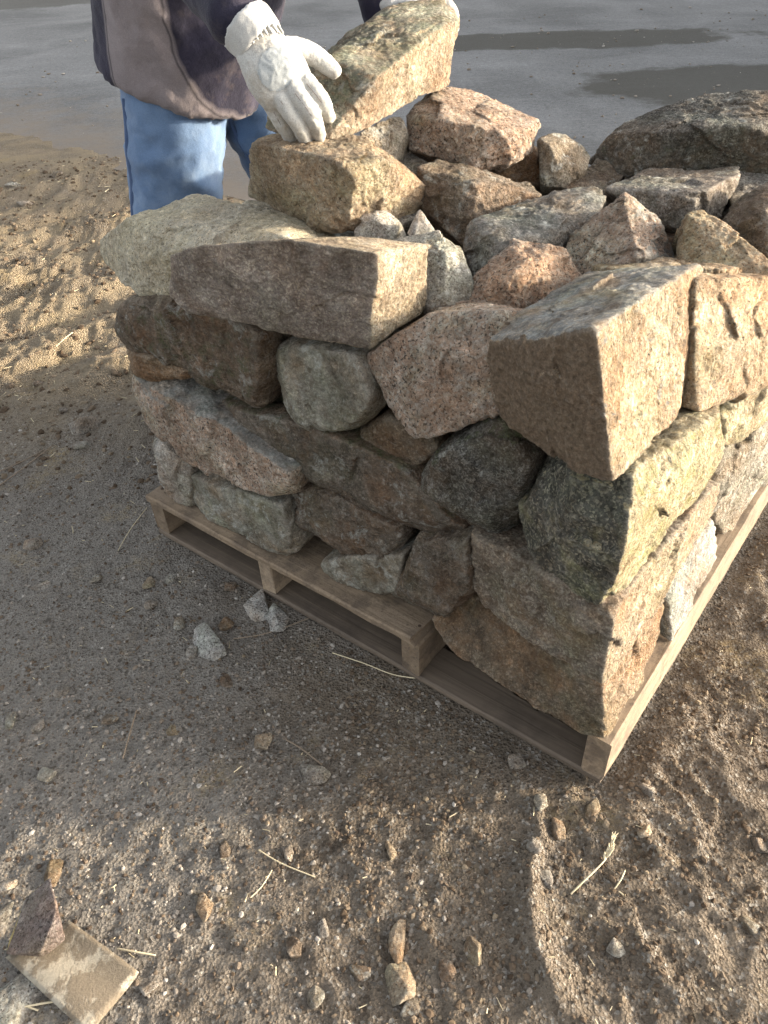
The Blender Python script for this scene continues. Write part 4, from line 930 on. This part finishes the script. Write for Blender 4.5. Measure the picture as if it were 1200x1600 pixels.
# twigs and straws one can pick out
m, nt, b = new_mat('dark_twig'); n = N(nt); co = n.coords(); n.put(b.inputs['Base Color'], n.mix(n.noise(co, 90, 4, .6), (.13, .095, .065), (.27, .21, .15))); b.inputs['Roughness'].default_value = .9; M['twig'] = m
for lab, pts, rad, mt in [
    ('pale straw lying along the pallet edge by the third stringer', [(520, 1022), (570, 1040), (615, 1056), (660, 1064)], .0013, 'straw'),
    ('thin straw leaning against the pallet corner', [(185, 862), (205, 830), (230, 795)], .0009, 'straw'),
    ('long thin twig across the fine gravel', [(193, 1186), (204, 1150), (214, 1112)], .0016, 'twig'),
    ('bent twig near the long pale chip', [(448, 1158), (470, 1172), (502, 1196)], .0018, 'twig'),
    ('dry straw beside the tan stone', [(405, 1330), (440, 1352), (492, 1372)], .0011, 'straw'),
    ('curved straw next to the dust drift', [(392, 1404), (410, 1388), (425, 1362)], .0011, 'straw'),
    ('straw sticking out from the board offcut', [(185, 1484), (212, 1490), (243, 1494)], .0014, 'straw'),
    ('thin twig near the granite chips by the pallet', [(365, 1000), (420, 992), (490, 965)], .0012, 'twig'),
    ('straw lying beside the grass stalk', [(960, 1390), (970, 1376), (976, 1362)], .0012, 'straw'),
    ('dark stem out on the shaded dirt', [(0, 760), (30, 740), (80, 700)], .0016, 'twig'),
    ('dark stem crossing the other on the shaded dirt', [(0, 738), (40, 722), (70, 704)], .0013, 'twig'),
    ('pale straw in the sunny wheel tracks', [(88, 543), (104, 530), (114, 521)], .0016, 'straw'),
    ('straw bunch lying under the board offcut', [(-5, 1590), (30, 1578), (88, 1566)], .0016, 'straw'),
    ('second straw of the bunch under the board offcut', [(-5, 1575), (30, 1572), (60, 1580)], .0014, 'straw')]:
    P_ = [gp(x, y, .004 + .003 * (k % 2)) for k, (x, y) in enumerate(pts)]
    tv, tf = tube(P_, [rad] * len(P_), seg=7); tag(mesh_obj('twig' if mt == 'twig' else 'straw', tv, tf, M[mt]), lab, 'twig' if mt == 'twig' else 'straw', 'twigs and straws on the dirt')

# gravel, crumbs of soil and chaff: nobody could count them
ico = [(0, -.526, .851), (0, .526, .851), (0, -.526, -.851), (0, .526, -.851), (.851, 0, .526), (.851, 0, -.526), (-.851, 0, .526), (-.851, 0, -.526), (.526, .851, 0), (-.526, .851, 0), (.526, -.851, 0), (-.526, -.851, 0)]
ico = np.array(ico); bm = bmesh.new()
for p in ico: bm.verts.new(p)
bmesh.ops.convex_hull(bm, input=bm.verts); bm.verts.index_update(); bmesh.ops.recalc_face_normals(bm, faces=bm.faces)
IF = np.array([[v_.index for v_ in f_.verts] for f_ in bm.faces]); IV = np.array([v_.co for v_ in bm.verts]); bm.free()
def scatter(name, count, rmin, rmax, sampler, mat, seed, power=2.5, label=None):
    r = np.random.default_rng(seed); x, y = sampler(r, count)
    qq = np.stack([x, y, 0 * x], 1) - PN; s_, t_ = qq @ PA, qq @ PB
    ok = ~((s_ > -.01) & (s_ < PW + .01) & (t_ > -.012) & (t_ < PD)) & (t_ < EDGE_T + .6); x, y = x[ok], y[ok]; c_ = len(x)
    rad = rmin + (rmax - rmin) * r.random(c_) ** power
    z = ground_h(x, y)
    V = IV[None] * (1 + r.normal(size=(c_, 12, 1)) * .16) * (rad[:, None] * r.uniform(.6, 1.25, (c_, 3)))[:, None, :] * np.array([1, 1, .75])
    a = r.random(c_) * 6.283; ca, sa = np.cos(a)[:, None], np.sin(a)[:, None]
    V = np.stack([V[..., 0] * ca - V[..., 1] * sa, V[..., 0] * sa + V[..., 1] * ca, V[..., 2]], -1)
    V = V + np.stack([x, y, z - rad * .05], 1)[:, None, :]
    Fc = (IF[None] + (np.arange(c_) * 12)[:, None, None]).reshape(-1, 3)
    o = mesh_obj(name, V.reshape(-1, 3), Fc, mat, origin=np.zeros(3), smooth_sh=False)
    float_attr(o, 'tone', np.repeat(r.random(c_), 12)); tag(o, label, name.replace('_', ' '), kind='stuff'); return o
m, nt, b = new_mat('gravel_mix'); n = N(nt); co = n.coords(False); tn = n.attr('tone')
c = n.ramp(tn, [(0., (.07, .05, .036)), (.35, (.15, .115, .085)), (.6, (.20, .17, .14)), (.85, (.26, .23, .195)), (.97, (.33, .30, .265)), (1., (.40, .37, .33))])
c = n.mix(.5, c, n.ramp(n.noise(co, 500, 3, .6), [(.3, .5), (.7, 1.45)]), 'MULTIPLY')
n.put(b.inputs['Base Color'], c); b.inputs['Roughness'].default_value = .92; b.inputs['Specular IOR Level'].default_value = .15
M['gravel'] = m
m, nt, b = new_mat('soil_crumbs'); n = N(nt); co = n.coords(False); tn = n.attr('tone')
c = n.ramp(tn, [(0., (.06, .042, .028)), (.5, (.125, .092, .064)), (.9, (.17, .133, .095)), (1., (.22, .175, .12))])
n.put(b.inputs['Base Color'], c); b.inputs['Roughness'].default_value = .95; b.inputs['Specular IOR Level'].default_value = .1
M['crumb'] = m
near = lambda r, c: (r.uniform(-1.1, .95, c), .30 + 1.5 * r.random(c) ** 1.25)
def left_front(r, c): return r.normal(-.33, .33, c), np.abs(r.normal(.75, .33, c)) * .8 + .2
scatter('gravel', 5200, .0010, .0055, left_front, M['gravel'], 71, 3.2, 'fine grey gravel and stone dust over the dirt in front of the pallet')
scatter('soil_crumbs', 8000, .0010, .0046, near, M['crumb'], 72, 3.0, 'crumbs of brown soil over the trodden ground')
def tracks(r, c): return r.uniform(-2.6, -.5, c), r.uniform(1.7, 5.0, c)
scatter('clods', 6000, .003, .015, tracks, M['crumb'], 73, 3.0, 'clods of loose soil in the wheel tracks beside the slab')
def left_flat(r, c):
    x, y = r.uniform(-1.5, .1, c * 3), .5 + 1.7 * r.random(c * 3); k_ = noise3(np.stack([x * 5, y * 5, 0 * x + 3], 1)) + .5 * r.random(c * 3) > .12; return x[k_][:c], y[k_][:c]
scatter('gravel', 6000, .0010, .0062, left_flat, M['gravel'], 75, 3.4, 'fine pale grit trodden into the shaded dirt beside the pallet')
def right_front(r, c):
    x, y = r.uniform(-.1, 1.0, c * 3), .28 + 1.2 * r.random(c * 3) ** 1.2; k_ = noise3(np.stack([x * 7, y * 7, 0 * x], 1)) + .4 * r.random(c * 3) > .12; return x[k_][:c], y[k_][:c]
scatter('soil_crumbs', 8000, .0014, .0062, right_front, M['crumb'], 74, 2.6, 'crumbled brown clods on the churned ground by the pallet corner')
def chaff(name, count, sampler, seed, lab):
    r = np.random.default_rng(seed); x, y = sampler(r, count); z = ground_h(x, y) + .002
    L = .003 + .018 * r.random(count) ** 2 * (1 + (y > 1.8)); a = r.random(count) * 6.283; wd = r.uniform(.0004, .0011, count) * (1 + .6 * (y > 1.8)); tl = r.normal(size=count) * .12
    d = np.stack([np.cos(a), np.sin(a), tl], 1); nrm = np.stack([-np.sin(a), np.cos(a), 0 * a], 1)
    c0 = np.stack([x, y, z], 1); V = []
    for e in (-1, 1):
        for (u, w_) in ((-1, 0), (1, 0), (0, 1.2)): V.append(c0 + d * (e * L / 2)[:, None] + nrm * (u * wd)[:, None] + np.array([0, 0, 1.]) * (w_ * wd)[:, None])
    V = np.stack(V, 1).reshape(-1, 3); base = (np.arange(count) * 6)[:, None]
    F = np.vstack([base + np.array([[0, 1, 4, 3]]), base + np.array([[1, 2, 5, 4]]), base + np.array([[2, 0, 3, 5]])])
    o = mesh_obj(name, V, F, M['straw'], origin=np.zeros(3), smooth_sh=False); tag(o, lab, 'chaff', kind='stuff')
def outside(f):
    def g(r, c):
        x, y = f(r, c * 2); qq = np.stack([x, y, 0 * x], 1) - PN; s_, t_ = qq @ PA, qq @ PB
        ok = ~((s_ > -.02) & (s_ < PW + .02) & (t_ > -.02) & (t_ < PD)); return x[ok][:c], y[ok][:c]
    return g
chaff('chaff', 260, outside(near), 81, 'short bits of straw scattered over the dirt')
chaff('chaff', 600, outside(tracks), 82, 'straw chaff trodden into the wheel tracks')
# grit and crumbs lying on the slab
def slabgrit(r, c): return r.uniform(-3, 4, c), r.uniform(3.0, 9.5, c)
r_ = np.random.default_rng(91); X_, Y_ = slabgrit(r_, 1400); qq = np.stack([X_, Y_, 0 * X_], 1) - PN; ok = (qq @ PB) > EDGE_T + .35; X_, Y_ = X_[ok], Y_[ok]; c_ = len(X_)
rad = .003 + .016 * r_.random(c_) ** 5; V = IV[None] * (1 + r_.normal(size=(c_, 12, 1)) * .16) * (rad[:, None] * r_.uniform(.6, 1.3, (c_, 3)))[:, None, :] * np.array([1, 1, .6]) + np.stack([X_, Y_, rad * .3], 1)[:, None, :]
o = mesh_obj('grit', V.reshape(-1, 3), (IF[None] + (np.arange(c_) * 12)[:, None, None]).reshape(-1, 3), M['gravel'], origin=np.zeros(3), smooth_sh=False)
float_attr(o, 'tone', np.repeat(.4 + .6 * r_.random(c_), 12)); tag(o, 'small grit and crumbs scattered over the concrete', 'grit', kind='stuff')
